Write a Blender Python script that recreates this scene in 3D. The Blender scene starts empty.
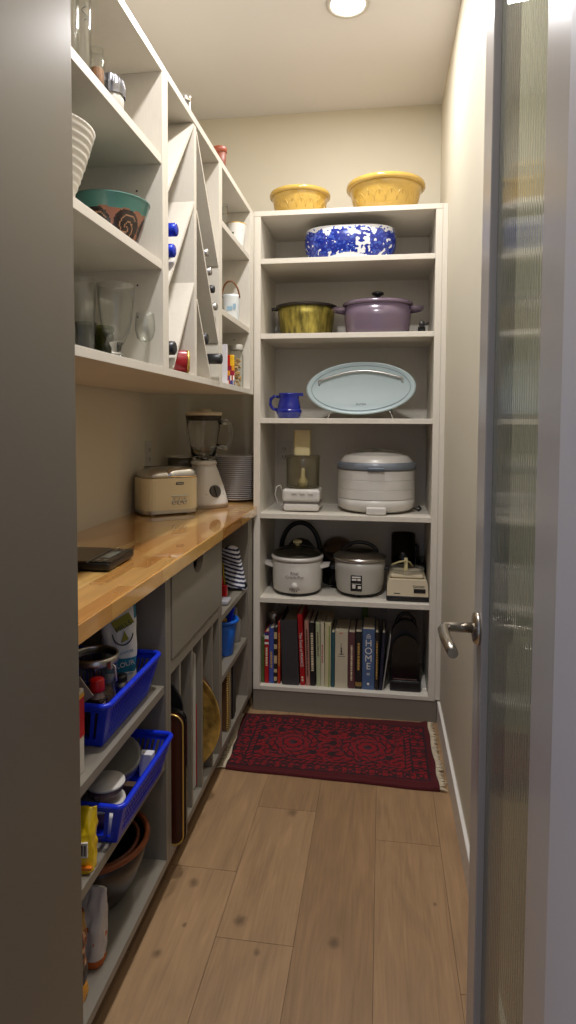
import bpy, bmesh, math, random
from mathutils import Matrix, Vector, noise
random.seed(7)
C = bpy.context.scene.collection
PI = math.pi

# ------------------------------------------------------------------ helpers
def lin(r, g, b):
    f = lambda c: c / 12.92 if c <= .04045 else ((c + .055) / 1.055) ** 2.4
    return (f(r / 255), f(g / 255), f(b / 255), 1)

MATS = {}
def mat(name, col, rough=.5, metal=0., spec=.5, coat=0., bump=0., bscale=200., var=0., vscale=8., stretch=(1, 1, 1), alpha=None):
    if name in MATS: return MATS[name]
    m = bpy.data.materials.new(name); m.use_nodes = True
    nt = m.node_tree; b = nt.nodes['Principled BSDF']
    b.inputs['Base Color'].default_value = col
    b.inputs['Roughness'].default_value = rough
    b.inputs['Metallic'].default_value = metal
    b.inputs['Specular IOR Level'].default_value = spec
    b.inputs['Coat Weight'].default_value = coat
    b.inputs['Coat Roughness'].default_value = .08
    if bump or var:
        tc = nt.nodes.new('ShaderNodeTexCoord'); mp = nt.nodes.new('ShaderNodeMapping')
        mp.inputs['Scale'].default_value = stretch
        nt.links.new(tc.outputs['Object'], mp.inputs['Vector'])
    if var:
        n = nt.nodes.new('ShaderNodeTexNoise'); n.inputs['Scale'].default_value = vscale; n.inputs['Detail'].default_value = 5
        nt.links.new(mp.outputs[0], n.inputs['Vector'])
        mx = nt.nodes.new('ShaderNodeMix'); mx.data_type = 'RGBA'
        mx.inputs['A'].default_value = tuple(c * (1 - var) for c in col[:3]) + (1,)
        mx.inputs['B'].default_value = tuple(min(1, c * (1 + var)) for c in col[:3]) + (1,)
        mr = nt.nodes.new('ShaderNodeMapRange'); mr.inputs['From Min'].default_value = .3; mr.inputs['From Max'].default_value = .7
        nt.links.new(n.outputs['Fac'], mr.inputs['Value']); nt.links.new(mr.outputs[0], mx.inputs['Factor']); nt.links.new(mx.outputs['Result'], b.inputs['Base Color'])
    if bump:
        n = nt.nodes.new('ShaderNodeTexNoise'); n.inputs['Scale'].default_value = bscale; n.inputs['Detail'].default_value = 3
        nt.links.new(mp.outputs[0], n.inputs['Vector'])
        bp = nt.nodes.new('ShaderNodeBump'); bp.inputs['Strength'].default_value = bump; bp.inputs['Distance'].default_value = .002
        nt.links.new(n.outputs['Fac'], bp.inputs['Height']); nt.links.new(bp.outputs[0], b.inputs['Normal'])
    MATS[name] = m; return m

def vcol(name, rough=.5, metal=0., coat=0., bump=0., bscale=300.):
    if name in MATS: return MATS[name]
    m = mat(name, (1, 1, 1, 1), rough, metal, coat=coat, bump=bump, bscale=bscale)
    nt = m.node_tree; a = nt.nodes.new('ShaderNodeAttribute'); a.attribute_name = 'Col'
    nt.links.new(a.outputs['Color'], nt.nodes['Principled BSDF'].inputs['Base Color'])
    return m

def thin_glass(name, tint=(.95, .98, .95), ior=1.5, rough=.0, haze=0., hazecol=(.8, .8, .8)):
    if name in MATS: return MATS[name]
    m = bpy.data.materials.new(name); m.use_nodes = True; nt = m.node_tree
    nt.nodes.remove(nt.nodes['Principled BSDF'])
    out = nt.nodes['Material Output']
    fr = nt.nodes.new('ShaderNodeFresnel')
    ge = nt.nodes.new('ShaderNodeNewGeometry'); ma = nt.nodes.new('ShaderNodeMath'); ma.operation = 'MULTIPLY_ADD'
    ma.inputs[1].default_value = 1 / ior - ior; ma.inputs[2].default_value = ior      # same Fresnel from both sides of a thin sheet
    nt.links.new(ge.outputs['Backfacing'], ma.inputs[0]); nt.links.new(ma.outputs[0], fr.inputs['IOR'])
    tr = nt.nodes.new('ShaderNodeBsdfTransparent'); tr.inputs['Color'].default_value = (*tint, 1)
    lw = nt.nodes.new('ShaderNodeLayerWeight'); lw.inputs['Blend'].default_value = .5
    pw = nt.nodes.new('ShaderNodeMath'); pw.operation = 'POWER'; pw.inputs[1].default_value = 3.
    nt.links.new(lw.outputs['Facing'], pw.inputs[0])
    mc = nt.nodes.new('ShaderNodeMix'); mc.data_type = 'RGBA'              # light crosses more glass at a glancing angle
    mc.inputs['A'].default_value = (*tint, 1); mc.inputs['B'].default_value = (*[c ** 6 * .72 for c in tint], 1)
    nt.links.new(pw.outputs[0], mc.inputs['Factor']); nt.links.new(mc.outputs['Result'], tr.inputs['Color'])
    gl = nt.nodes.new('ShaderNodeBsdfGlossy'); gl.inputs['Roughness'].default_value = rough
    mx = nt.nodes.new('ShaderNodeMixShader')
    nt.links.new(fr.outputs[0], mx.inputs[0]); nt.links.new(tr.outputs[0], mx.inputs[1]); nt.links.new(gl.outputs[0], mx.inputs[2])
    last = mx
    if haze:
        df = nt.nodes.new('ShaderNodeBsdfDiffuse'); df.inputs['Color'].default_value = (*hazecol, 1)
        tl = nt.nodes.new('ShaderNodeBsdfTranslucent'); tl.inputs['Color'].default_value = (*hazecol, 1)
        ad = nt.nodes.new('ShaderNodeMixShader'); ad.inputs[0].default_value = .5
        nt.links.new(df.outputs[0], ad.inputs[1]); nt.links.new(tl.outputs[0], ad.inputs[2])
        m2 = nt.nodes.new('ShaderNodeMixShader'); m2.inputs[0].default_value = haze
        m1 = nt.nodes.new('ShaderNodeMixShader')
        nt.links.new(tr.outputs[0], m2.inputs[1]); nt.links.new(ad.outputs[0], m2.inputs[2])
        nt.links.new(fr.outputs[0], m1.inputs[0]); nt.links.new(m2.outputs[0], m1.inputs[1]); nt.links.new(gl.outputs[0], m1.inputs[2])
        last = m1
    nt.links.new(last.outputs[0], out.inputs['Surface'])
    MATS[name] = m; return m

def emit(name, col, strength):
    m = bpy.data.materials.new(name); m.use_nodes = True
    b = m.node_tree.nodes['Principled BSDF']
    b.inputs['Base Color'].default_value = (.9, .9, .9, 1)
    b.inputs['Emission Color'].default_value = col; b.inputs['Emission Strength'].default_value = strength
    return m

def BM(): return bmesh.new()

def merge(bm, t, M=None):
    if M is not None: bmesh.ops.transform(t, matrix=M, verts=t.verts)
    vm = {}
    for v in t.verts: vm[v] = bm.verts.new(v.co)
    for f in t.faces:
        try:
            nf = bm.faces.new([vm[v] for v in f.verts]); nf.smooth = f.smooth; nf.material_index = f.material_index
        except ValueError: pass
    t.free()

def box(bm, x0, x1, y0, y1, z0, z1, bev=0., M=None, seg=2, only=None):
    t = bmesh.new(); bmesh.ops.create_cube(t, size=1)
    bmesh.ops.scale(t, vec=(x1 - x0, y1 - y0, z1 - z0), verts=t.verts)
    bmesh.ops.translate(t, vec=((x0 + x1) / 2, (y0 + y1) / 2, (z0 + z1) / 2), verts=t.verts)
    if bev:
        es = t.edges[:]
        if only == 'z': es = [e for e in es if abs(e.verts[0].co.z - e.verts[1].co.z) > 1e-6]
        if only == 'x': es = [e for e in es if abs(e.verts[0].co.x - e.verts[1].co.x) > 1e-6]
        if only == 'y': es = [e for e in es if abs(e.verts[0].co.y - e.verts[1].co.y) > 1e-6]
        bmesh.ops.bevel(t, geom=es, offset=bev, segments=seg, affect='EDGES', profile=.5)
    merge(bm, t, M); return bm

def lathe(bm, prof, seg=40, c=(0, 0, 0), sx=1., sy=1., smooth=True, M=None, power=2.):
    t = bmesh.new(); rings = []
    for r, z in prof:
        if r < 1e-6: rings.append([t.verts.new((0, 0, z))])
        else:
            ring = []
            for i in range(seg):
                a = 2 * PI * i / seg; ca, sa = math.cos(a), math.sin(a)
                k = 1.
                if power != 2.: k = (abs(ca) ** power + abs(sa) ** power) ** (-1 / power)
                ring.append(t.verts.new((r * sx * ca * k, r * sy * sa * k, z)))
            rings.append(ring)
    for A, B in zip(rings, rings[1:]):
        for i in range(seg):
            j = (i + 1) % seg
            if len(A) == 1 and len(B) == 1: continue
            if len(A) == 1: q = [A[0], B[j], B[i]]
            elif len(B) == 1: q = [A[i], A[j], B[0]]
            else: q = [A[i], A[j], B[j], B[i]]
            f = t.faces.new(q); f.smooth = smooth
    bmesh.ops.recalc_face_normals(t, faces=t.faces)
    bmesh.ops.translate(t, vec=c, verts=t.verts)
    merge(bm, t, M); return bm

def tube(bm, pts, r, seg=8, closed=False, M=None, caps=True):
    t = bmesh.new(); P = [Vector(p) for p in pts]; n = len(P); rings = []
    rr = r if isinstance(r, (list, tuple)) else [r] * n
    up = Vector((0, 0, 1)); last = None
    for i, p in enumerate(P):
        if closed: d = P[(i + 1) % n] - P[i - 1]
        else: d = P[min(i + 1, n - 1)] - P[max(i - 1, 0)]
        d.normalize()
        if last is None:
            u = d.cross(up)
            if u.length < 1e-3: u = d.cross(Vector((1, 0, 0)))
        else: u = last - d * last.dot(d)
        u.normalize(); last = u; v = d.cross(u)
        rings.append([t.verts.new(p + rr[i] * (math.cos(2 * PI * k / seg) * u + math.sin(2 * PI * k / seg) * v)) for k in range(seg)])
    m = n if closed else n - 1
    for i in range(m):
        A, B = rings[i], rings[(i + 1) % n]
        for k in range(seg):
            f = t.faces.new([A[k], A[(k + 1) % seg], B[(k + 1) % seg], B[k]]); f.smooth = True
    if caps and not closed:
        t.faces.new(rings[0][::-1]); t.faces.new(rings[-1])
    bmesh.ops.recalc_face_normals(t, faces=t.faces)
    merge(bm, t, M); return bm

def prism(bm, poly, axis, a, b, M=None, smooth=False):
    def P(p, w):
        if axis == 'x': return (w, p[0], p[1])
        if axis == 'y': return (p[0], w, p[1])
        return (p[0], p[1], w)
    t = bmesh.new()
    A = [t.verts.new(P(p, a)) for p in poly]; B = [t.verts.new(P(p, b)) for p in poly]
    t.faces.new(A); t.faces.new(B[::-1]); n = len(poly)
    for i in range(n):
        f = t.faces.new([A[i], A[(i + 1) % n], B[(i + 1) % n], B[i]]); f.smooth = smooth
    bmesh.ops.recalc_face_normals(t, faces=t.faces)
    merge(bm, t, M); return bm

def grid(bm, fn, nu, nv, M=None, smooth=True):
    t = bmesh.new()
    V = [[t.verts.new(fn(i / nu, j / nv)) for j in range(nv + 1)] for i in range(nu + 1)]
    for i in range(nu):
        for j in range(nv):
            f = t.faces.new([V[i][j], V[i + 1][j], V[i + 1][j + 1], V[i][j + 1]]); f.smooth = smooth
    merge(bm, t, M); return bm

def arc(cx, cz, rx, rz, a0, a1, n, y=0.):
    return [(cx + rx * math.cos(a0 + (a1 - a0) * i / n), y, cz + rz * math.sin(a0 + (a1 - a0) * i / n)) for i in range(n + 1)]

def obj(name, bm, m, parent=None, loc=None, rz=0., world=False, label=None, kind=None, mats=None, rot=None):
    me = bpy.data.meshes.new(name)
    off = Vector((0, 0, 0))
    if world:
        p = parent
        while p: off += p.location; p = p.parent
        bmesh.ops.translate(bm, vec=-off, verts=bm.verts)
    bm.normal_update(); bm.to_mesh(me); bm.free()
    for k in (mats or [m]): me.materials.append(k)
    o = bpy.data.objects.new(name, me); C.objects.link(o)
    if parent: o.parent = parent
    if loc is not None: o.location = loc
    if rot is not None: o.rotation_euler = rot
    elif rz: o.rotation_euler = (0, 0, rz)
    if label: o['label'] = label
    if kind: o['kind'] = kind
    return o

def thing(name, label, cat, loc=(0, 0, 0), rz=0., group=None, rot=None):
    o = bpy.data.objects.new(name, None); C.objects.link(o); o.empty_display_size = .05
    if cat not in ('shelves', 'wall cabinet', 'base cabinet', 'ceiling light', 'outlet', 'handle'): loc = (loc[0], loc[1], loc[2] + .0004)
    o.location = loc; o.rotation_euler = rot if rot else (0, 0, rz); o['label'] = label; o['category'] = cat
    if group: o['group'] = group
    return o

def tag(o, label, cat, group=None):
    o['label'] = label; o['category'] = cat
    if group: o['group'] = group
    return o

def struct(name, bm, m, parent=None, mats=None):
    o = obj(name, bm, m, parent, mats=mats)
    if not parent: o['kind'] = 'structure'
    return o

def dup(root, loc, label=None, rz=None, rot=None):
    r = root.copy(); C.objects.link(r); r.location = loc
    if rz is not None: r.rotation_euler = (0, 0, rz)
    if rot is not None: r.rotation_euler = rot
    if label: r['label'] = label
    for ch in list(root.children):
        c = ch.copy(); C.objects.link(c); c.parent = r
        for g in ch.children:
            d = g.copy(); C.objects.link(d); d.parent = c
    return r

def paint(o, fn):
    me = o.data
    at = me.color_attributes.new('Col', 'FLOAT_COLOR', 'CORNER')
    for p in me.polygons:
        c = fn(p.center, p.normal)
        for li in p.loop_indices: at.data[li].color = (*c[:3], 1)
    return o

def text(name, s, size, parent, m, loc, rot, depth=.0004, align='CENTER', sx=1.):
    cu = bpy.data.curves.new(name, 'FONT'); cu.body = s; cu.size = size; cu.extrude = depth
    cu.align_x = align; cu.align_y = 'CENTER'; cu.resolution_u = 3
    t = bpy.data.objects.new('tmp', cu); C.objects.link(t)
    bpy.context.view_layer.update()
    me = bpy.data.meshes.new_from_object(t.evaluated_get(bpy.context.evaluated_depsgraph_get()))
    bpy.data.objects.remove(t); me.name = name
    me.materials.clear(); me.materials.append(m)
    o = bpy.data.objects.new(name, me); C.objects.link(o); o.parent = parent
    o.location = loc; o.rotation_euler = rot; o.scale = (sx, 1, 1)
    return o

def shell(outer, t):
    """closed profile of a vessel from its outer profile (bottom axis point first) and wall thickness"""
    inn = [(max(r - t, 0), z) for r, z in outer[1:]][::-1]
    zb = outer[0][1] + t
    inn = [(r, max(z, zb)) for r, z in inn]
    return list(outer) + inn + [(0, zb)]

# ------------------------------------------------------------------ materials
WALL = mat('wall paint', lin(214, 206, 185), .75, bump=.08, bscale=180)
CEIL = mat('ceiling paint', lin(232, 229, 229), .8, bump=.05, bscale=150)
WHITE = mat('white melamine', lin(216, 209, 195), .38, bump=.03, bscale=90, var=.03, vscale=40, stretch=(1, 12, 1))
WHITEV = mat('white melamine upright', lin(216, 209, 195), .38, bump=.03, bscale=90, var=.03, vscale=40, stretch=(8, 8, .6))
TAUPE = mat('taupe lacquer', lin(130, 123, 110), .4, bump=.03, bscale=120)
TAUPED = mat('taupe panel', lin(104, 97, 86), .28, bump=.02, bscale=60)
DOORM = mat('satin grey door', lin(184, 178, 172), .30, bump=.04, bscale=70)
JAMB = mat('door casing paint', lin(205, 202, 204), .45)
TRIM = mat('baseboard white', lin(225, 220, 212), .4)
BLACK = mat('black plastic', lin(24, 23, 23), .35)
BLACKG = mat('gloss black', lin(16, 16, 16), .12)
CHROME = mat('chrome', (.72, .71, .69, 1), .12, 1)
STEEL = mat('brushed steel', (.58, .56, .52, 1), .28, 1, bump=.05, bscale=120, stretch=(1, 1, 14))
NICKEL = mat('satin nickel', (.52, .48, .42, 1), .25, 1)
GLASS = thin_glass('clear glass', (.988, .994, .986), ior=1.45)
RGLASS = mat('cut glass', (.97, .98, .97, 1), .0)
_p = RGLASS.node_tree.nodes['Principled BSDF']; _p.inputs['Transmission Weight'].default_value = 1; _p.inputs['IOR'].default_value = 1.42
GLASSD = thin_glass('dark lid glass', (.45, .45, .40), rough=.02)
AMBER = thin_glass('smoky amber plastic', (.22, .13, .07), rough=.05)
SMOKE = thin_glass('smoky clear plastic', (.92, .91, .85), rough=.03, haze=.035, hazecol=(.5, .48, .4))
CLEARP = thin_glass('clear plastic', (.9, .9, .86), rough=.1, haze=.25, hazecol=(.75, .73, .68))
PLASTW = mat('white appliance plastic', lin(208, 203, 194), .3)
PLASTG = mat('pale grey appliance', lin(186, 182, 172), .3)
CREAM = mat('cream enamel', lin(232, 218, 180), .22, coat=.3)
CREAMP = mat('cream plastic', lin(216, 203, 174), .35)
IVORY = mat('ivory plastic', lin(214, 200, 150), .4)
BLUEB = mat('royal blue plastic', lin(16, 48, 205), .3)
BLUEC = mat('bright blue plastic', lin(20, 100, 205), .3)
COBALT = mat('cobalt glaze', lin(14, 28, 128), .12, coat=.5)
YELLOW = mat('yellow glaze', lin(198, 162, 78), .2, coat=.4, var=.06, vscale=30)
PURPLE = mat('aubergine enamel', lin(106, 90, 106), .22, coat=.4)
BRASS = mat('old brass', (.30, .245, .05, 1), .45, .6, bump=.15, bscale=40, var=.7, vscale=45, stretch=(1, 1, .3))
BRASSD = mat('tarnished brass', (.46, .27, .06, 1), .42, .30, bump=.1, bscale=30, var=.85, vscale=16)
IRON = mat('dark iron', lin(58, 50, 44), .5, .5)
TRAYB = mat('pale blue enamel', lin(184, 202, 206), .5)
TERRA = mat('terracotta', lin(132, 66, 28), .5)
DKCLAY = mat('dark glazed clay', lin(52, 40, 35), .3, coat=.2)
PAPER = mat('book paper', lin(205, 193, 165), .8, bump=.2, bscale=400, stretch=(20, 1, 1))
WOODM = mat('mahogany', lin(70, 30, 18), .3, coat=.3, var=.3, vscale=14, stretch=(1, 1, .15))
GOLD = mat('gold line', (.75, .52, .14, 1), .3, .8)
WOODL = mat('pale wood', lin(172, 120, 66), .45, var=.2, vscale=16, stretch=(1, 6, .2))
WICK = mat('brown wicker', lin(122, 74, 34), .6)
REDP = mat('red plastic', lin(196, 18, 20), .35)
WLET = mat('white lettering', lin(225, 220, 210), .5)
BLET = mat('dark lettering', lin(40, 38, 36), .5)
DKHOLE = mat('drilled hole', lin(36, 33, 30), .8)
OUTW = mat('outlet white', lin(205, 200, 188), .4)
GREENL = mat('dark green lid', lin(28, 62, 44), .4)

def floor_mat():
    m = bpy.data.materials.new('oak plank floor'); m.use_nodes = True; nt = m.node_tree; N = nt.nodes; L = nt.links
    b = N['Principled BSDF']; b.inputs['Roughness'].default_value = .46
    tc = N.new('ShaderNodeTexCoord'); at = N.new('ShaderNodeAttribute'); at.attribute_name = 'Col'
    ge = N.new('ShaderNodeNewGeometry'); sc = N.new('ShaderNodeVectorMath'); sc.operation = 'SCALE'; sc.inputs[0].default_value = (7, 13, 3)
    L.new(ge.outputs['Random Per Island'], sc.inputs['Scale'])
    ad = N.new('ShaderNodeVectorMath'); ad.operation = 'ADD'; L.new(tc.outputs['Object'], ad.inputs[0]); L.new(sc.outputs[0], ad.inputs[1])
    # grain along the plank, then broad figure
    mg = N.new('ShaderNodeMapping'); mg.inputs['Scale'].default_value = (30, 1.6, 1); L.new(ad.outputs[0], mg.inputs['Vector'])
    ng = N.new('ShaderNodeTexNoise'); ng.inputs['Scale'].default_value = 2.6; ng.inputs['Detail'].default_value = 8; ng.inputs['Distortion'].default_value = 1.2
    L.new(mg.outputs[0], ng.inputs['Vector'])
    m3 = N.new('ShaderNodeMapping'); m3.inputs['Scale'].default_value = (7, 1.5, 1); L.new(ad.outputs[0], m3.inputs['Vector'])
    n3 = N.new('ShaderNodeTexNoise'); n3.inputs['Scale'].default_value = 1.6; n3.inputs['Detail'].default_value = 3; n3.inputs['Distortion'].default_value = 2.; L.new(m3.outputs[0], n3.inputs['Vector'])
    av = N.new('ShaderNodeMath'); av.operation = 'ADD'; L.new(ng.outputs['Fac'], av.inputs[0]); L.new(n3.outputs['Fac'], av.inputs[1])
    rg = N.new('ShaderNodeMapRange'); rg.inputs['From Min'].default_value = .65; rg.inputs['From Max'].default_value = 1.35
    rg.inputs['To Min'].default_value = .74; rg.inputs['To Max'].default_value = 1.14; L.new(av.outputs[0], rg.inputs['Value'])
    mu = N.new('ShaderNodeMix'); mu.data_type = 'RGBA'; mu.blend_type = 'MULTIPLY'; mu.inputs['Factor'].default_value = 1
    L.new(at.outputs['Color'], mu.inputs['A']); L.new(rg.outputs['Result'], mu.inputs['B'])
    # knots in the oak
    nk = N.new('ShaderNodeTexNoise'); nk.inputs['Scale'].default_value = 60; L.new(tc.outputs['Object'], nk.inputs['Vector'])
    sq = N.new('ShaderNodeMapping'); sq.inputs['Scale'].default_value = (1, .8, 0); L.new(tc.outputs['Object'], sq.inputs['Vector'])
    last = mu.outputs['Result']
    for kx, ky, kr in ((-.502, -1.06, .013), (-.345, -1.172, .014), (-.283, -1.26, .008), (-.275, -.706, .014), (-.101, -1.203, .014), (-.482, -1.206, .006), (.155, -1.038, .005), (-.52, -1.30, .010), (-.30, -1.72, .012), (.08, -1.62, .010), (.06, -1.9, .012)):
        ds = N.new('ShaderNodeVectorMath'); ds.operation = 'DISTANCE'; L.new(sq.outputs[0], ds.inputs[0]); ds.inputs[1].default_value = (kx, ky * .8, 0)
        wv = N.new('ShaderNodeMath'); wv.operation = 'MULTIPLY_ADD'; L.new(nk.outputs['Fac'], wv.inputs[0]); wv.inputs[1].default_value = kr * .9; L.new(ds.outputs['Value'], wv.inputs[2])
        ck = N.new('ShaderNodeMapRange'); ck.inputs['From Min'].default_value = kr * .75; ck.inputs['From Max'].default_value = kr * 1.9
        ck.inputs['To Min'].default_value = .62; ck.inputs['To Max'].default_value = 0; L.new(wv.outputs[0], ck.inputs['Value'])
        m2 = N.new('ShaderNodeMix'); m2.data_type = 'RGBA'; L.new(ck.outputs['Result'], m2.inputs['Factor'])
        L.new(last, m2.inputs['A']); m2.inputs['B'].default_value = lin(70, 52, 38); last = m2.outputs['Result']
    L.new(last, b.inputs['Base Color'])
    bp = N.new('ShaderNodeBump'); bp.inputs['Strength'].default_value = .12; bp.inputs['Distance'].default_value = .002
    L.new(ng.outputs['Fac'], bp.inputs['Height']); L.new(bp.outputs[0], b.inputs['Normal'])
    return m

def butcher_mat():
    m = bpy.data.materials.new('butcher block'); m.use_nodes = True; nt = m.node_tree; N = nt.nodes; L = nt.links
    b = N['Principled BSDF']; b.inputs['Roughness'].default_value = .2; b.inputs['Coat Weight'].default_value = 1.; b.inputs['Coat Roughness'].default_value = .03; b.inputs['Coat IOR'].default_value = 1.6
    tc = N.new('ShaderNodeTexCoord'); mp = N.new('ShaderNodeMapping'); mp.inputs['Rotation'].default_value = (0, 0, PI / 2)
    L.new(tc.outputs['Object'], mp.inputs['Vector'])
    br = N.new('ShaderNodeTexBrick'); br.offset = .41; br.offset_frequency = 2
    br.inputs['Scale'].default_value = 1; br.inputs['Brick Width'].default_value = .30; br.inputs['Row Height'].default_value = .036
    br.inputs['Mortar Size'].default_value = .0002; br.inputs['Bias'].default_value = -.1
    br.inputs['Color1'].default_value = lin(236, 188, 112); br.inputs['Color2'].default_value = lin(186, 118, 48)
    br.inputs['Mortar'].default_value = lin(176, 110, 48)
    L.new(mp.outputs[0], br.inputs['Vector'])
    mg = N.new('ShaderNodeMapping'); mg.inputs['Scale'].default_value = (30, 3, 30); L.new(tc.outputs['Object'], mg.inputs['Vector'])
    ng = N.new('ShaderNodeTexNoise'); ng.inputs['Scale'].default_value = 2; ng.inputs['Detail'].default_value = 6; L.new(mg.outputs[0], ng.inputs['Vector'])
    rg = N.new('ShaderNodeMapRange'); rg.inputs['From Min'].default_value = .3; rg.inputs['From Max'].default_value = .7
    rg.inputs['To Min'].default_value = .84; rg.inputs['To Max'].default_value = 1.06; L.new(ng.outputs['Fac'], rg.inputs['Value'])
    mu = N.new('ShaderNodeMix'); mu.data_type = 'RGBA'; mu.blend_type = 'MULTIPLY'; mu.inputs['Factor'].default_value = 1
    L.new(br.outputs['Color'], mu.inputs['A']); L.new(rg.outputs['Result'], mu.inputs['B'])
    L.new(mu.outputs['Result'], b.inputs['Base Color'])
    return m
FLOOR = floor_mat(); BUTCH = butcher_mat()

# ------------------------------------------------------------------ key dimensions (metres; Y = 0 is the face of the far shelving)
XW, XLW, YB, ZC = .258, -.99, .42, 2.776
XF = -.552            # face of the wall cabinets
XL = -.556            # face of the base cabinets

# ------------------------------------------------------------------ setting
b = BM(); rnd = random.Random(11); PL = []
joints = {0: (-2.6, -1.0, .35), 1: (-3.3, -1.77, -1.23, -.69), 2: (-2.9, -1.95, -.30), 3: (-3.4, -2.3, -.80), 4: (-2.4, -1.30, -.2)}
for row in range(-3, 9):
    x0 = -.588 + .1945 * row; x1 = x0 + .1945
    ys = [-4.2] + list(joints.get(row, (-3.1 + .37 * (row % 3), -1.6 + .3 * (row % 2), -.35))) + [.50]
    for ya, yb in zip(ys, ys[1:]):
        box(b, x0 + .0006, x1 - .0006, ya + .0006, yb - .0006, -.012, 0); PL.append((x0, x1, ya, yb, rnd.random()))
box(b, -1.25, 1.2, -4.2, .50, -.06, -.002)
fl = struct('floor', b, FLOOR)
def plank(p, n):
    if p.z < -.0015 and n.z > .5: return lin(84, 62, 44)
    for x0, x1, ya, yb, q in PL:
        if x0 <= p.x <= x1 and ya <= p.y <= yb:
            A, B = lin(170, 137, 100), lin(148, 116, 82)
            return tuple(A[i] * q + B[i] * (1 - q) for i in range(3))
    return lin(150, 118, 84)
paint(fl, plank)
struct('ceiling', box(BM(), -1.06, .33, -2.28, .50, ZC, ZC + .06), CEIL)
struct('wall_back', box(BM(), -1.06, .33, YB, .50, 0, ZC), WALL)
struct('wall_left', box(BM(), -1.06, XLW, -2.28, YB, 0, ZC), WALL)
struct('wall_right', box(BM(), XW, .33, -2.10, YB, 0, ZC), WALL)
b = BM(); box(b, .1585, .62, -2.28, -2.095, 0, ZC); struct('wall_front', b, JAMB)
b = BM(); box(b, -.5, .1585, -2.28, -2.101, 2.15, ZC); struct('trim_1', b, JAMB)
b = BM(); box(b, XLW, -.5035, -2.28, -1.705, 0, ZC, .002); struct('wall_partition', b, TAUPED)
b = BM(); box(b, XW - .012, XW, -2.10, -.001, 0, .098, .003); struct('baseboard_right', b, TRIM)

# door: two stiles, two rails, ribbed pane, lever handle
d = bpy.data.objects.new('door_1', None); C.objects.link(d); d.location = (.18, -2.098, 0); d['kind'] = 'structure'
b = BM(); box(b, .16, .20, -1.672, -1.593, .01, 2.10, .002); obj('stile', b, DOORM, d, world=True)
b = BM(); box(b, .16, .20, -2.092, -2.004, .01, 2.10, .002); obj('stile', b, DOORM, d, world=True)
b = BM(); box(b, .16, .20, -2.004, -1.672, .01, .11, .002); obj('rail', b, DOORM, d, world=True)
b = BM(); box(b, .16, .20, -2.004, -1.672, 2.01, 2.10, .002); obj('rail', b, DOORM, d, world=True)
b = BM()
ny = 448; y0, y1 = -2.006, -1.670
def rib(u, v): return (.1710 + .00030 * (1 - abs(math.sin(PI * u * 26))), y0 + (y1 - y0) * u, .105 + 1.91 * v)
grid(b, rib, ny, 1)
RIB = thin_glass('ribbed door glass', (.78, .83, .76), ior=1.5, rough=.010, haze=.50, hazecol=(.50, .52, .44))
obj('glass_pane', b, RIB, d, world=True)
h = thing('lever_handle', 'satin nickel lever', 'handle'); del h['category']; del h['label']; h.parent = d; h.location = (.16 - .18, -1.645 + 2.098, .945)
ry = Matrix.Rotation(-PI / 2, 4, 'Y')
b = BM(); lathe(b, [(0, 0), (.027, 0), (.027, .004), (.023, .009), (.012, .011), (0, .011)], 32, M=ry); obj('rosette', b, NICKEL, h)
b = BM(); tube(b, [(-.008, 0, 0), (-.045, 0, 0), (-.054, -.004, 0), (-.058, -.016, -.001), (-.058, -.05, -.002), (-.055, -.085, -.003), (-.053, -.112, -.004)],
               [.0085, .008, .0088, .009, .0088, .0084, .008], 14); obj('lever', b, NICKEL, h)
b = BM(); lathe(b, [(0, 0), (.027, 0), (.027, .004), (.023, .009), (.012, .011), (0, .011)], 32, M=Matrix.Translation((.04, 0, 0)) @ Matrix.Rotation(PI / 2, 4, 'Y')); obj('rosette', b, NICKEL, h)

# ------------------------------------------------------------------ lamps
def downlight(x, y, label, watts):
    t = thing('recessed_light', label, 'ceiling light', (x, y, ZC), group='recessed ceiling lights')
    obj('trim_ring', lathe(BM(), [(.060, -.001), (.078, -.001), (.076, -.007), (.062, -.007), (.060, -.001)], 40), PLASTW, t)
    obj('diffuser', lathe(BM(), [(.060, -.004), (.04, -.006), (0, -.007)], 40), LAMPM, t)
    L = bpy.data.lights.new('downlight_lamp', 'AREA'); L.shape = 'DISK'; L.size = .11; L.energy = watts; L.color = LAMPC
    o = bpy.data.objects.new('downlight_lamp', L); C.objects.link(o); o.location = (x, y, ZC - .012)
    return t
LAMPC = (1., .985, 1.)
LAMPM = emit('lamp diffuser', (1, .95, .87, 1), 16)
downlight(-.14, -.352, 'round recessed ceiling light before the far shelves, lit', 8)
downlight(-.14, -1.45, 'round recessed ceiling light nearer the doorway, above the counter', 16.3)

# ------------------------------------------------------------------ far shelving unit
t = thing('tall_shelving_unit', 'tall white shelving unit filling the far end of the pantry', 'shelves', (-.16, .19, 0))
X0, X1, X2 = -.5525, -.5235, .2086
ZS = dict(bottom=.113, E=.509, D=.882, Cc=1.297, B=1.66, A=1.978, top=2.178)
def w(name, bm, m=WHITE): return obj(name, bm, m, t, world=True)
w('side_panel', box(BM(), X0, X1, 0, .39, .095, 2.156, .001), WHITEV)
w('side_panel', box(BM(), X2, X2 + .027, 0, .39, .095, 2.156, .001), WHITEV)
w('back_panel', box(BM(), X1, X2, .386, .394, .1, 2.156), WHITEV)
w('filler_strip', box(BM(), X2 + .0275, XW - .0005, .001, .022, .1, 2.178, .001), WHITEV)
w('toe_kick', box(BM(), X0, XW - .013, .004, .02, 0, .0945), TAUPE)
w('top_panel', box(BM(), X0, X2 + .027, 0, .395, 2.157, 2.178, .001))
for k in ('bottom', 'E', 'D', 'Cc', 'B', 'A'):
    z = ZS[k]; w('shelf', box(BM(), X1 + .0002, X2 - .0002, .001, .385, z - (.018 if k == 'bottom' else .022), z, .0012))

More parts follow.
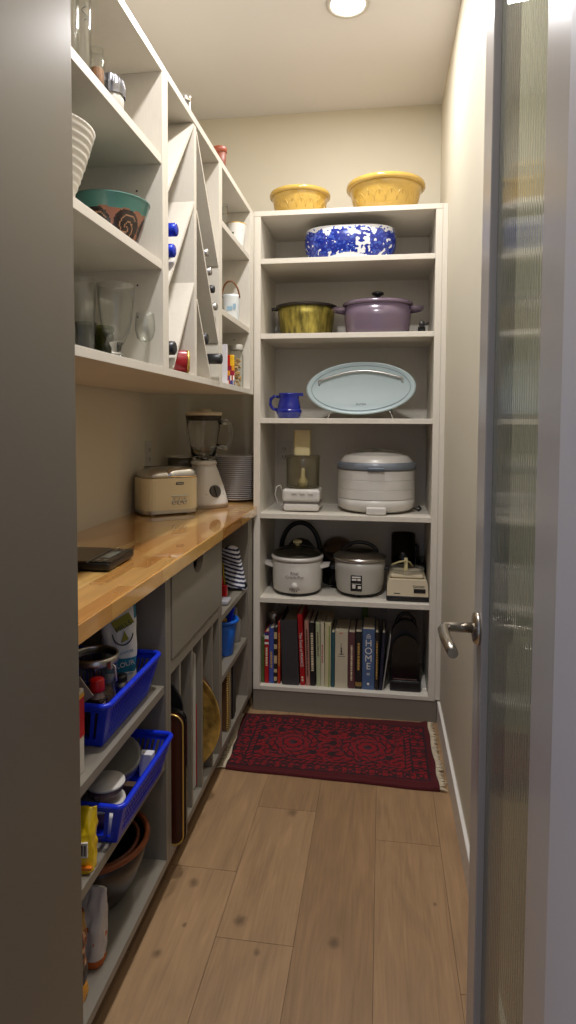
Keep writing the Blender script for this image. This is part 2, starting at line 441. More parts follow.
# ------------------------------------------------------------------ wall cabinets on the left
def holes(bm, y, xs, zs, side):
    for x in xs:
        for z in zs:
            tmp = bmesh.new(); bmesh.ops.create_circle(tmp, cap_ends=True, radius=.0028, segments=10)
            for f in tmp.faces: f.material_index = 1
            merge(bm, tmp, Matrix.Translation((x, y, z)) @ Matrix.Rotation(PI / 2, 4, 'X'))
UZ0, UZ1 = 1.398, 2.170
def wall_unit(label, ya, yb, shelves, filler=0.):
    t = thing('wall_cabinet', label, 'wall cabinet', ((-.985 + XF) / 2, (ya + yb) / 2, UZ0), group='open white wall cabinets')
    hz = [1.55 + .064 * i for i in range(9)]
    for s in (0, 1):
        p = box(BM(), -.985, XF, (ya, yb - .0205)[s], (ya + .0205, yb)[s], UZ0, UZ1 - .021, .0008)
        if s == 1: holes(p, yb - .0205 - .0003, (-.62, -.90), (1.545, 1.625, 1.77, 1.86, 2.01), 0)
        obj('side_panel', p, WHITEV, t, world=True, mats=[WHITEV, DKHOLE])
    obj('back_panel', box(BM(), -.985, -.977, ya + .0206, yb - .0206, UZ0 + .02, UZ1 - .021), WHITEV, t, world=True)
    obj('top_panel', box(BM(), -.985, XF, ya, yb, UZ1 - .0208, UZ1, .0008), WHITE, t, world=True)
    obj('bottom_panel', box(BM(), -.976, XF, ya + .0206, yb - .0206, UZ0, UZ0 + .020, .0008), WHITE, t, world=True)
    for z in shelves:
        obj('shelf', box(BM(), -.976, XF - .003, ya + .0208, yb - .0208, z - .021, z, .0008), WHITE, t, world=True)
    if filler:
        obj('filler_strip', box(BM(), XF - .02, XF, yb + .0003, yb + filler, UZ0, UZ1, .0008), WHITEV, t, world=True)
    return t
wall_unit('open white wall cabinet of glassware and bowls, nearest the doorway', -1.700, -1.1218, (1.945, 1.684))
rack = wall_unit('white wine rack cabinet with slanted dividers, middle of the wall row', -1.1212, -.5675, ())
wall_unit('open white wall cabinet against the far shelves, holding cup, pail and jar', -.5669, -.061, (1.975, 1.673), filler=.052)
obj('divider', box(BM(), -.976, XF - .002, -.8635, -.8425, UZ0 + .0205, UZ1 - .0212, .0008), WHITEV, rack, world=True)
def diag(a, c, th=.012):
    (ya, za), (yc, zc) = a, c
    dx, dz = yc - ya, zc - za; l = math.hypot(dx, dz); n = (-dz / l * th / 2, dx / l * th / 2)
    cy = lambda y, lo, hi: min(max(y, lo), hi)
    lo, hi = min(ya, yc), max(ya, yc)
    p = [(cy(ya + n[0], lo, hi), max(za + n[1], 1.419)), (cy(yc + n[0], lo, hi), max(zc + n[1], 1.419)), (cy(yc - n[0], lo, hi), max(zc - n[1], 1.419)), (cy(ya - n[0], lo, hi), max(za - n[1], 1.419))]
    obj('slanted_divider', prism(BM(), p, 'x', -.975, XF - .002), WHITE, rack, world=True)
diag((-1.1005, 1.874), (-.864, 2.147)); diag((-1.1005, 1.633), (-.864, 1.921)); diag((-1.062, 1.424), (-.864, 1.686))
diag((-.8422, 2.135), (-.5885, 1.808)); diag((-.8422, 1.905), (-.5885, 1.551)); diag((-.8422, 1.644), (-.686, 1.424))

# ------------------------------------------------------------------ base cabinets and worktop
b = BM(); prism(b, [(XLW + .001, -1.702), (-.536, -1.702), (-.536, -.0045), (-.5565, -.0045), (-.5565, YB - .001), (XLW + .001, YB - .001)], 'z', .874, .914)
bmesh.ops.bevel(b, geom=b.edges[:], offset=.0025, segments=2, affect='EDGES'); obj('worktop', b, BUTCH)
tag(bpy.data.objects['worktop'], 'long glossy butcher block worktop along the left wall', 'worktop')
def base_unit(label, ya, yb, shelves, th=.02, right=True):
    t = thing('base_cabinet', label, 'base cabinet', ((-.985 + XL) / 2, (ya + yb) / 2, 0), group='grey base cabinets under the worktop')
    obj('side_panel', box(BM(), -.985, XL, ya, ya + th, .085, .873, .0008), TAUPE, t, world=True)
    obj('side_panel', box(BM(), -.985, XL, yb - th, yb, .085, .873, .0008), TAUPE, t, world=True)
    obj('back_panel', box(BM(), -.985, -.977, ya + th, yb - th, .106, .873), TAUPE, t, world=True)
    obj('bottom_panel', box(BM(), -.976, XL, ya + th + .0002, yb - th - .0002, .085, .106, .0008), TAUPE, t, world=True)
    obj('toe_kick', box(BM(), -.675, -.660, ya, yb, 0, .085), TAUPE, t, world=True)
    for z, tk in shelves:
        obj('shelf', box(BM(), -.976, XL - .004, ya + th + .0002, yb - th - .0002, z - tk, z, .0008), TAUPE, t, world=True)
    return t
base_unit('open grey base cabinet with blue baskets, nearest the doorway', -1.700, -1.1075, ((.583, .022), (.378, .022)))
slot = base_unit('grey base cabinet with one drawer over upright tray slots', -1.1069, -.5579, ())
far = base_unit('open grey base cabinet with striped mitt and books, at far end', -.5573, -.075, ((.586, .022), (.360, .022)))
obj('filler_strip', box(BM(), XL - .02, XL, -.0746, -.002, .085, .873, .0008), TAUPE, far, world=True)
for y in (-1.002, -.887, -.779, -.658):
    obj('tray_divider', box(BM(), -.976, XL - .002, y - .007, y + .007, .1065, .596, .0008), TAUPE, slot, world=True)
obj('rail', box(BM(), -.976, XL - .001, -1.0866, -.5782, .5965, .632, .0008), TAUPE, slot, world=True)
dy0, dy1, dz0, dz1 = -1.079, -.584, .6365, .868
ym = (dy0 + dy1) / 2
prof = [(dy0, dz0), (dy1, dz0), (dy1, dz1), (ym + .055, dz1)] + [(ym + .055 * math.cos(a), dz1 - .052 * math.sin(a)) for a in [PI * i / 16 for i in range(1, 16)]] + [(ym - .055, dz1), (dy0, dz1)]
dr = obj('drawer', prism(BM(), prof, 'x', XL - .017, XL + .002), TAUPE, slot, world=True)
b = BM()
box(b, -.95, XL - .0175, dy0 + .02, dy0 + .032, .645, .80); box(b, -.95, XL - .0175, dy1 - .032, dy1 - .02, .645, .80); box(b, -.95, XL - .0175, dy0 + .02, dy1 - .02, .64, .65)
box(b, -.95, -.94, dy0 + .02, dy1 - .02, .645, .80)
obj('drawer_box', b, TAUPE, dr, world=True)

# ------------------------------------------------------------------ outlets
def outlet(label, M):
    t = thing('wall_outlet', label, 'outlet'); t.matrix_world = M
    obj('cover_plate', box(BM(), -.036, .036, -.005, 0, -.058, .058, .002), OUTW, t)
    for z in (-.02, .02):
        s = obj('socket', box(BM(), -.017, .017, -.0075, -.004, z - .014, z + .014, .002), OUTW, t)
        bb = BM(); box(bb, -.008, -.005, -.0082, -.0070, z - .004, z + .006); box(bb, .005, .008, -.0082, -.0070, z - .004, z + .006); box(bb, -.0025, .0025, -.0082, -.0070, z - .010, z - .006)
        obj('slot', bb, DKHOLE, s)
    return t
outlet('white wall outlet behind the small food chopper', Matrix.Translation((-.476, .3855, 1.13)))
outlet('white wall outlet above the worktop beside the toaster', Matrix.Translation((XLW, -.115, 1.14)) @ Matrix.Rotation(PI / 2, 4, 'Z'))

# ================================================================== FAR SHELVES
FY = -PI / 2
TR = (PI / 2, 0, 0)          # lettering that faces the doorway
# ---- top: two yellow mixing bowls
def mixing_bowl(label, c, R, H, rb):
    t = thing('mixing_bowl', label, 'bowl', c, group='yellow mixing bowls')
    out = [(0, 0), (rb * .92, 0), (rb, .004), (rb + (R * .93 - rb) * .35, H * .33), (rb + (R * .93 - rb) * .72, H * .66), (R * .935, H * .86)]
    prof = out + [(R * .93, H * .88), (R * .905, H * .86), (rb * .9, .012), (0, .010)]
    obj('body', lathe(BM(), prof, 56), YELLOW, t)
    b = BM(); lathe(b, [(R * .90, H * .84), (R * .965, H * .83), (R, H * .86), (R * 1.0, H * .93), (R * .985, H * .985), (R * .95, H), (R * .91, H * .985), (R * .90, H * .84)], 56)
    obj('rim', b, YELLOW, t)
    b = BM()                          # moulded relief of overlapping arches
    n = 18
    for i in range(n):
        for s, (z0, hh) in enumerate(((.28, .30), (.46, .30))):
            a0 = 2 * PI * (i + .5 * s) / n; pts = []
            for k in range(9):
                q = PI * k / 8; a = a0 + math.cos(q) * PI / n; f = z0 + hh * math.sin(q)
                r = rb + (R * .93 - rb) * (f + .035)
                pts.append((r * math.cos(a), r * math.sin(a), H * f))
            tube(b, pts, .0016, 6)
    obj('relief_pattern', b, YELLOW, t)
    return t
mixing_bowl('smaller yellow mixing bowl on top of the far shelves, left', (-.377, .17, 2.178), .136, .121, .100)
mixing_bowl('larger yellow mixing bowl on top of the far shelves, right', (.002, .18, 2.178), .172, .146, .122)

# ---- blue and white dish on shelf A
def willow(c):
    a, bb, H = .202, .150, .138
    def fn(u, v):
        th = 2 * PI * u; z = v
        k = (abs(math.cos(th)) ** 3.2 + abs(math.sin(th)) ** 2.35) ** (-1 / 2.35)
        s = .80 + .20 * math.sin(PI * (.10 + .60 * z))
        return (a * s * k * math.cos(th), bb * s * k * math.sin(th), H * z)
    t = thing('serving_dish', 'deep white serving dish with blue willow scenery on the second shelf', 'dish', c)
    m = vcol('blue transfer ware', .15, coat=.4)
    b = BM(); grid(b, fn, 380, 60)
    bmesh.ops.remove_doubles(b, verts=b.verts, dist=1e-5)
    o = obj('body', b, m, t)
    B1, B2, Wt = lin(20, 40, 140), lin(60, 88, 180), lin(228, 230, 232)
    def col(p, n):
        z = p.z / H; s = math.atan2(p.y, p.x) * .20; x = p.x
        foot = .17 * math.exp(-((abs(math.atan2(p.x, -p.y)) - .0) / .55) ** 2) * 1.0 + .02
        if z < foot: return Wt
        if z > .965: return Wt
        q = noise.noise(Vector((p.x * 58, p.y * 58, p.z * 58))); q2 = noise.noise(Vector((p.x * 90, p.y * 90 + 5, p.z * 90)))
        tree = .86 + .20 * math.sin(p.x * 95 + p.y * 60) * math.sin(p.x * 31 + 1)
        if z > tree: return Wt if q2 < .28 else B2
        if .03 < p.x < .09 and p.y < 0: return Wt if q + q2 * .8 < .08 else B1
        if z > .88: return B2 if q2 > 0 else Wt
        if q + .55 * q2 > .46: return Wt
        return B1 if q2 > -.22 else B2
    paint(o, col)
    ins = lathe(BM(), [(0, .006), (.80, .006), (.86, .03), (.93, H * .60), (.945, H * .90), (.955, H * .998), (.966, H)], 96, sx=a, sy=bb, power=2.35)
    obj('inner_glaze', ins, mat('white glaze', lin(230, 230, 228), .15), t)
willow((-.150, .172, 1.978))

# ---- shelf B: brass pan and purple casserole
t = thing('preserving_pan', 'old brass preserving pan with dark rim beside purple casserole', 'pan', (-.352, .228, 1.66))
t.scale = (.94, .94, 1)
obj('body', lathe(BM(), shell([(0, 0), (.116, 0), (.122, .005), (.129, .05), (.136, .10), (.141, .142)], .003), 56), BRASS, t)
obj('rim', lathe(BM(), [(.140, .138), (.149, .139), (.150, .150), (.140, .151), (.140, .138)], 56), IRON, t)
b = BM(); box(b, -.166, -.146, -.012, .012, .136, .149, .003); tube(b, [(-.166, 0, .142), (-.172, 0, .142)], .008, 10); obj('lug', b, IRON, t)
t = thing('casserole', 'aubergine purple oval enamelled casserole with lid on the third shelf', 'pot', (-.026, .140, 1.66))
obj('body', lathe(BM(), shell([(0, 0), (.118, 0), (.134, .006), (.139, .02), (.145, .075), (.148, .128)], .005), 64, sx=1., sy=.80), PURPLE, t)
b = BM(); lathe(b, [(.149, .128), (.154, .130), (.153, .141), (.145, .146), (.10, .155), (.03, .160), (0, .161)], 64, sx=1., sy=.80); ld = obj('lid', b, PURPLE, t)
obj('knob', lathe(BM(), [(.010, .158), (.009, .168), (.012, .174), (.026, .181), (.027, .188), (.018, .193), (0, .194)], 28), BLACK, ld)
for s in (-1, 1):
    b = BM(); pts = [(s * .140, -.044, .112), (s * .172, -.040, .116), (s * .190, -.018, .118), (s * .192, .018, .118), (s * .172, .040, .116), (s * .140, .044, .112)]
    tube(b, pts, .0095, 10); obj('handle', b, PURPLE, t)
t = thing('black_gadget', 'small black knobbed gadget on the shelf right of the purple casserole', 'gadget', (.163, .10, 1.66))
b = BM(); lathe(b, [(0, 0), (.016, 0), (.016, .03), (.010, .034), (.010, .052), (0, .054)], 20); obj('body', b, BLACK, t)
b = BM(); lathe(b, [(0, 0), (.012, 0), (.014, .006), (.012, .013), (0, .014)], 18, M=Matrix.Translation((0, -.016, .040)) @ Matrix.Rotation(PI / 2, 4, 'X')); tube(b, [(0, 0, .04), (.03, 0, .046)], .006, 8); obj('knob', b, BLACK, t)

# ---- shelf C: blue jug, oval tray
t = thing('jug', 'small cobalt blue pottery jug beside the oval tray', 'jug', (-.412, .10, 1.297))
obj('body', lathe(BM(), shell([(0, 0), (.044, 0), (.051, .006), (.054, .03), (.050, .06), (.044, .085), (.046, .103), (.049, .112)], .004), 44), COBALT, t)
b = BM(); lathe(b, [(.052, .018), (.0565, .022), (.0575, .030), (.0565, .038), (.052, .042)], 44); obj('band', b, COBALT, t)
b = BM(); tube(b, [(-.046, 0, .094), (-.066, 0, .099), (-.083, 0, .086), (-.085, 0, .062), (-.074, 0, .043), (-.052, 0, .036)], [.007, .0075, .007, .007, .007, .008], 10); obj('handle', b, COBALT, t)
b = BM(); prism(b, [(.040, .016), (.064, .001), (.040, -.016)], 'z', .098, .113); obj('spout', b, COBALT, t)
t = thing('oval_tray', 'pale blue oval tray with curved metal handle, propped upright on wire legs', 'tray', (-.096, .115, 1.297))
tilt = Matrix.Translation((0, 0, .134)) @ Matrix.Rotation(math.radians(-2.), 4, 'Y') @ Matrix.Rotation(math.radians(-8), 4, 'X') @ Matrix.Rotation(PI / 2, 4, 'X')
prof = [(0, -.012), (.97, -.012), (1.0, -.006), (1.0, .003), (.985, .009), (.95, .008), (.90, .001), (0, .001)]
obj('plate', lathe(BM(), prof, 110, sx=.240, sy=.117, M=tilt), TRAYB, t)
b = BM(); tube(b, [(.216 * math.cos(a), .100 * math.sin(a), .0025) for a in [2 * PI * i / 90 for i in range(90)]], .0012, 5, closed=True, M=tilt); obj('groove_line', b, mat('blue grey line', lin(120, 142, 148), .4), t)
b = BM(); pts = [(-.182 + .364 * i / 24, .036 + .030 * math.sin(PI * i / 24) + .008 * math.sin(PI * i / 24), .014) for i in range(25)]
tube(b, [(-.182, .020, .002)] + pts + [(.182, .020, .002)], .0045, 8, M=tilt)
obj('handle', b, STEEL, t)
text('maker_mark', 'SALTON', .012, t, mat('grey print', lin(120, 132, 136), .5), tilt @ Vector((0, -.072, .0022)), (PI / 2 - math.radians(8), 0, 0))
for s in (-1, 1):
    b = BM(); tube(b, [(s * .120, -.004, .050), (s * .142, -.022, .003), (s * .142, .07, .003), (s * .125, .03, .10)], .003, 8); obj('wire_leg', b, STEEL, t)

# ---- shelf D: food chopper and dehydrator
t = thing('food_chopper', 'small white food chopper with smoky bowl and tall cream feed tube', 'food chopper', (-.352, .135, .882))
obj('base', box(BM(), -.080, .080, -.075, .072, .004, .040, .012, seg=4), PLASTW, t)
obj('upper_base', box(BM(), -.084, .084, -.080, .070, .045, .102, .014, seg=4), PLASTW, t)
obj('seam', box(BM(), -.079, .079, -.073, .068, .036, .048, .002), mat('seam grey', lin(110, 104, 98), .5), t)
b = BM()
for i in range(3): box(b, -.040 + i * .036, -.016 + i * .036, -.0835, -.078, .078, .087, .002)
obj('button', b, PLASTG, t)
obj('bowl', lathe(BM(), [(0, .104), (.070, .104), (.074, .110), (.076, .236), (.073, .240), (.0735, .238), (.071, .112), (0, .107)], 48), SMOKE, t)
obj('bowl_lid', lathe(BM(), [(.076, .236), (.078, .240), (.076, .248), (.036, .252)], 48), SMOKE, t)
obj('blade_post', lathe(BM(), [(0, .104), (.020, .104), (.022, .135), (.010, .150), (.008, .19), (0, .192)], 20), IVORY, t)
b = BM(); box(b, -.038, .034, -.028, .028, .250, .362, .010, only='z', seg=4); obj('feed_tube', b, IVORY, t)
b = BM(); tube(b, [(-.085, .02, .03), (-.112, .01, .012), (-.126, -.01, .07), (-.118, -.02, .105), (-.103, -.01, .112), (-.096, .05, .06), (-.10, .12, .02), (-.12, .20, .006)], .0032, 8); obj('power_cord', b, PLASTW, t)
t = thing('food_dehydrator', 'round white stacking food dehydrator with blue grey lid band', 'dehydrator', (-.024, .198, .882))
obj('base', lathe(BM(), [(0, .006), (.150, .006), (.158, .012), (.172, .022), (.174, .060), (.170, .062)], 72), PLASTW, t)
for i in range(3):
    z = .063 + i * .042
    obj('tray', lathe(BM(), [(.170, z), (.1736, z), (.1745, z + .0003), (.1745, z + .0012), (.1745, z + .0030), (.1745, z + .0385), (.1745, z + .0400), (.1745, z + .0412), (.1736, z + .0415), (.170, z + .0415)], 72), PLASTW, t)
obj('lid_band', lathe(BM(), [(.168, .189), (.177, .190), (.179, .197), (.179, .213), (.175, .221), (.160, .224)], 72), mat('blue grey plastic', lin(116, 122, 130), .3), t)
obj('lid', lathe(BM(), [(.164, .222), (.160, .234), (.150, .248), (.136, .256), (.130, .254), (.11, .262), (.055, .268), (0, .269)], 72), PLASTW, t)
b = BM(); pts = [(.150 * math.cos(a), -.03, .226 + .050 * math.sin(a)) for a in [PI * i / 20 for i in range(21)]]; tube(b, pts, .006, 8); obj('lid_handle', b, CLEARP, t)
obj('vent_knob', lathe(BM(), [(0, .267), (.024, .267), (.024, .274), (.012, .278), (0, .278)], 28), mat('blue grey plastic', lin(116, 122, 130), .3), t)
b = BM(); box(b, -.034, .036, -.186, -.176, .191, .204, .003); obj('lid_latch', b, mat('dark blue grey', lin(84, 94, 104), .3), t)
b = BM(); box(b, -.040, .046, -.184, -.150, .002, .034, .006); obj('switch_foot', b, PLASTW, t)
obj('foot_ring', lathe(BM(), [(0, 0), (.13, 0), (.13, .007), (0, .007)], 48), DKHOLE, t)
b = BM(); tube(b, [(.165, -.05, .02), (.19, -.02, .005), (.205, .05, .006), (.20, .14, .004)], .004, 8); obj('power_cord', b, DKHOLE, t)

# ---- shelf E: slow cooker, dark pots, rice cooker, food processor base, smoky jar
t = thing('slow_cooker', 'white slow cooker with glass lid and cream knob, left end of its shelf', 'slow cooker', (-.375, .135, .509))
obj('body', lathe(BM(), [(0, .012), (.100, .012), (.108, .018), (.112, .05), (.113, .145), (.110, .152), (0, .152)], 56), PLASTW, t)
obj('base_ring', lathe(BM(), [(0, 0), (.098, 0), (.104, .012), (0, .013)], 56), BLACK, t)
obj('crock_rim', lathe(BM(), [(.104, .152), (.116, .154), (.119, .162), (.117, .170), (.108, .173), (.104, .168)], 56), PLASTW, t)
ld = obj('lid', lathe(BM(), [(.110, .172), (.113, .176), (.104, .186), (.075, .200), (.035, .209), (0, .211)], 56), GLASSD, t)
obj('knob', lathe(BM(), [(.009, .208), (.009, .218), (.020, .222), (.021, .230), (.015, .234), (0, .235)], 24), IVORY, ld)
for s in (-1, 1):
    b = BM(); prism(b, [(s * .108, .112), (s * .146, .124), (s * .148, .134), (s * .108, .132)], 'y', -.028, .028); obj('handle', b, PLASTW, t)
obj('control_dial', lathe(BM(), [(0, 0), (.016, 0), (.013, .014), (0, .015)], 24, M=Matrix.Translation((.002, -.1105, .050)) @ Matrix.Rotation(PI / 2, 4, 'X')), PLASTW, t)
b = BM()
for a in (-2.5, -2.0, -1.57, -1.1, -.6): box(b, .002 + .024 * math.cos(a) - .002, .002 + .024 * math.cos(a) + .002, -.1135, -.1125, .050 + .024 * math.sin(a) - .003, .050 + .024 * math.sin(a) + .003)
obj('dial_marks', b, BLET, t)
GPR = mat('faded grey print', lin(120, 114, 108), .5)
text('lettering', 'Rival', .019, t, GPR, (.002, -.1138, .106), TR); text('lettering', 'Crock-Pot', .019, t, GPR, (.002, -.1138, .089), TR)

t = thing('black_pot', 'black pot with arched black handle behind the slow cooker', 'pot', (-.385, .3205, .509))
t.scale = (1, .90, 1)
obj('body', lathe(BM(), shell([(0, 0), (.055, 0), (.064, .01), (.066, .155)], .004), 40), BLACK, t)
b = BM(); tube(b, [(.094 * math.cos(a), 0, .150 + .135 * math.sin(a)) for a in [PI * i / 24 for i in range(25)]], .0115, 10); obj('handle', b, BLACK, t)
for s in (-1, 1): obj('handle_lug', box(BM(), s * .08 - .02, s * .08 + .02, -.010, .010, .135, .155, .003), BLACK, t)
obj('lid', lathe(BM(), [(.068, .156), (.066, .170), (.04, .200), (0, .212)], 40), GLASSD, t)
t = thing('lidded_pan', 'dark lidded pan standing between slow cooker and rice cooker', 'pan', (-.207, .312, .509))
obj('body', lathe(BM(), shell([(0, 0), (.062, 0), (.066, .01), (.067, .16)], .004), 40), BLACK, t)
Mt = Matrix.Translation((.003, -.008, .166)) @ Matrix.Rotation(math.radians(38), 4, 'X')
obj('lid', lathe(BM(), [(.074, .0), (.072, .008), (.05, .022), (.02, .030), (0, .031)], 40, M=Mt), mat('bronze lid', (.20, .13, .08, 1), .25, .8), t)
b = BM(); tube(b, [(-.03, -.10, .02), (-.01, -.105, .06), (.006, -.09, .10)], .006, 8); tube(b, [(-.02, -.10, .006), (.02, -.11, .006)], .004, 8); obj('cord', b, BLACKG, t)

t = thing('rice_cooker', 'white rice cooker with steel lid, middle of its shelf', 'rice cooker', (-.092, .150, .509))
obj('body', lathe(BM(), [(0, .014), (.092, .014), (.102, .024), (.109, .06), (.112, .12), (.113, .160), (0, .160)], 56), PLASTG, t)
obj('base_ring', lathe(BM(), [(0, .006), (.088, .006), (.094, .014), (0, .015)], 56), BLACK, t)
for q in range(3):
    a = -PI / 2 + q * 2 * PI / 3; obj('foot', lathe(BM(), [(0, 0), (.009, 0), (.009, .008), (0, .008)], 16, c=(.07 * math.cos(a), .07 * math.sin(a), 0)), BLACK, t)
ld = obj('lid', lathe(BM(), [(.112, .160), (.119, .162), (.120, .170), (.112, .176), (.08, .190), (.06, .196), (0, .200)], 56), STEEL, t)
obj('glass_center', lathe(BM(), [(.066, .197), (.05, .205), (0, .209)], 40), GLASSD, ld)
b = BM(); tube(b, [(.078 * math.cos(a), -.005, .184 + .048 * math.sin(a)) for a in [PI * i / 20 for i in range(21)]], .0085, 10); obj('lid_handle', b, BLACK, ld)
for s in (-1, 1): obj('side_handle', box(BM(), s * .118 - .013, s * .118 + .013, -.025, .025, .110, .126, .004), BLACK, t)
p = obj('switch_panel', box(BM(), -.036, .014, -.1125, -.100, .034, .105, .003), BLACK, t)
b = BM(); box(b, -.030, .008, -.1135, -.112, .094, .100); box(b, -.030, -.010, -.1135, -.112, .082, .090); box(b, -.006, .008, -.1135, -.112, .082, .090); box(b, -.004, .010, -.1135, -.112, .047, .058); box(b, -.030, .010, -.1135, -.112, .066, .068); obj('panel_print', b, WLET, p)
b = BM(); box(b, -.028, -.014, -.118, -.112, .048, .064, .002); obj('switch', b, PLASTW, p)

t = thing('food_processor_base', 'cream food processor base with black foot, right end of its shelf', 'food processor', (.117, .125, .509))
obj('base', box(BM(), -.090, .090, -.092, .092, .004, .024, .004), BLACK, t)
b = BM(); pr = [(-.088, .024), (.089, .024), (.086, .078), (.079, .096), (-.079, .096), (-.086, .078)]; prism(b, pr, 'y', -.090, .088); obj('housing', b, CREAMP, t)
obj('turntable', box(BM(), -.076, .070, -.072, .072, .0965, .114, .012, seg=3), CREAMP, t)
obj('work_bowl_ring', lathe(BM(), [(.068, .115), (.074, .116), (.076, .128), (.073, .130), (.068, .118)], 48), CLEARP, t)
obj('spindle', lathe(BM(), [(0, .114), (.012, .114), (.009, .122), (.0075, .172), (0, .173)], 20, c=(-.005, 0, 0)), IVORY, t)
obj('switch_panel', box(BM(), .026, .076, -.0935, -.088, .040, .058, .002), BLACK, t)
text('lettering', 'Cuisinart', .014, t, BLET, (.046, -.0912, .0685), TR, sx=.95)
b = BM(); box(b, -.058, -.032, -.0912, -.090, .034, .037); obj('small_badge', b, BLET, t)
b = BM(); tube(b, [(-.070, .06, .118), (-.066, .0, .140), (-.04, -.03, .158), (-.012, -.02, .163), (.012, .02, .150), (.03, .07, .118)], .0036, 8); obj('power_cord', b, IVORY, t)
t = thing('smoky_jar', 'tall smoky brown plastic jar behind the food processor base', 'jar', (.106, .318, .509))
obj('body', lathe(BM(), shell([(0, 0), (.050, 0), (.055, .006), (.056, .248)], .003), 40), AMBER, t)
obj('base_block', lathe(BM(), [(0, .004), (.048, .004), (.048, .09), (0, .092)], 30), BLACK, t)
b = BM(); tube(b, [(.056, 0, .20), (.066, -.004, .19), (.066, -.004, .08), (.056, 0, .07)], .007, 8); obj('handle', b, AMBER, t)
t = thing('black_grinder', 'low black gadget at the back right corner behind the food processor', 'gadget', (.192, .285, .509))
obj('body', box(BM(), -.013, .013, -.06, .06, 0, .125, .008, seg=3), BLACK, t)
obj('cap', box(BM(), -.011, .011, -.05, .05, .126, .140, .004), BLACKG, t)

# ---- cookbooks on the bottom shelf
BZ = .1132
def book(label, x0, x1, ztop, col, lean=0., depth=.19, y=.035, pages=PAPER, kind='hard', title=None, tcol=WLET, band=None):
    wd = x1 - x0; h = ztop - BZ
    t = thing('book', label, 'book', (x0, y, BZ + max(0, wd * math.sin(math.radians(lean)))), group='cookbooks on the bottom shelf', rot=(0, math.radians(lean), 0))
    m = mat('cover ' + str(col), lin(*col), .45)
    cv = min(.003, wd * .2)
    b = BM()
    poly = [(0, depth), (0, .0), (.002, -.003), (wd - .002, -.003), (wd, 0), (wd, depth), (wd - cv, depth), (wd - cv, .004), (cv, .004), (cv, depth)]
    prism(b, poly, 'z', 0, h); obj('cover', b, m, t)
    obj('pages', box(BM(), cv + .0002, wd - cv - .0002, .0045, depth - .004, .003, h - .004), pages, t)
    if band:
        for (za, zb, bc) in band:
            obj('cover_band', box(BM(), .0004, wd - .0004, -.0036, -.0028, h * za, h * zb), mat('cover ' + str(bc), lin(*bc), .45), t)
    if title:
        s, size, fz, rotdown = title
        text('title', s, size, t, tcol, (wd / 2, -.0038, h * fz), (PI / 2, PI / 2 if rotdown else 0, 0))
    return t
def marks(t, wd, h, za, zb, n, m, frac=.4):
    b = BM(); rnd = random.Random(n)
    z = h * za
    while z < h * zb:
        l = rnd.uniform(.004, .012); box(b, wd * (.5 - frac / 2), wd * (.5 + frac / 2), -.0038, -.0030, z, min(z + l, h * zb)); z += l + rnd.uniform(.0015, .004)
    obj('title', b, m, t)
GT = mat('gold print', lin(190, 150, 80), .4); CT = mat('cream print', lin(220, 205, 170), .5); DT = mat('brown print', lin(90, 60, 45), .5)
k = book('thin green book, leftmost on the bottom shelf', -.5215, -.509, .322, (76, 98, 48))
k = book('red book with blue and white top band, second on the bottom shelf', -.508, -.488, .345, (168, 18, 28), band=((.86, .93, (225, 220, 215)), (.93, .99, (40, 48, 110)), (.76, .80, (225, 220, 215)))); marks(k, .02, .223, .35, .72, 1, CT)
k = book('medium blue book between red and patterned books', -.487, -.466, .362, (66, 84, 156)); marks(k, .021, .24, .3, .6, 2, GT)
k = book('narrow black and cream patterned book beside the blue book', -.465, -.4505, .366, (38, 34, 32), band=((.05, .12, (190, 170, 130)), (.2, .26, (190, 170, 130)), (.36, .5, (190, 170, 130)), (.62, .70, (190, 170, 130)), (.8, .92, (190, 170, 130))))
k = book('narrow orange red book leaning beside the black binder', -.4482, -.4362, .392, (176, 48, 26), lean=0.); marks(k, .014, .27, .3, .85, 4, GT)
# black ring binder
t = thing('ring_binder', 'wide black ring binder among the cookbooks', 'binder', (-.4265, .03, BZ), group='cookbooks on the bottom shelf', rot=(0, math.radians(-2.2), 0))
b = BM(); prism(b, [(0, .235), (0, 0), (.004, -.004), (.072, -.004), (.076, 0), (.076, .235), (.073, .235), (.073, .001), (.003, .001), (.003, .235)], 'z', 0, .290); obj('cover', b, mat('binder vinyl', lin(56, 54, 56), .5), t)
obj('pages', box(BM(), .008, .068, .012, .225, .006, .270), PAPER, t)
k = book('tall red hardback about France, leaning right of the binder', -.3455, -.3235, .432, (166, 14, 20), lean=-2.8, title=('The Food of FRANCE', .017, .50, True)); marks(k, .022, .30, .06, .13, 6, CT)
k = book('slim dusty pink book right of the tall red hardback', -.3205, -.3015, .402, (178, 128, 112), lean=-1.8); marks(k, .019, .28, .15, .9, 7, DT)
k = book('black book with pale spine lettering right of the pink book', -.3005, -.2775, .396, (26, 24, 24), lean=-1.6); marks(k, .023, .27, .25, .88, 8, CT, .45)
k = book('pale green paperback right of the black lettered book', -.2735, -.2545, .397, (176, 182, 144), lean=-1.2); marks(k, .019, .27, .5, .9, 9, DT, .25)
k = book('cream paperback with pinkish marks, beside the pale green one', -.2540, -.2375, .398, (206, 198, 172), lean=-.8); marks(k, .016, .27, .4, .7, 10, mat('pink print', lin(180, 120, 110), .5), .4)
k = book('cream paperback with green edge near the teal book', -.2370, -.2115, .398, (200, 192, 150), band=((.0, 1., (200, 192, 150)),)); obj('cover_stripe', box(BM(), .017, .0215, -.0045, -.003, 0, .272), mat('cover leaf green', lin(110, 138, 58), .5), k)
k = book('narrow teal book left of the wide cream book', -.2105, -.1945, .357, (44, 84, 92))
k = book('wide cream book with red page marker on top', -.193, -.136, .365, (198, 188, 164)); marks(k, .057, .24, .62, .75, 13, BLET, .12); obj('page_marker', box(BM(), .020, .032, -.004, .05, .2425, .2455), REDP, k)
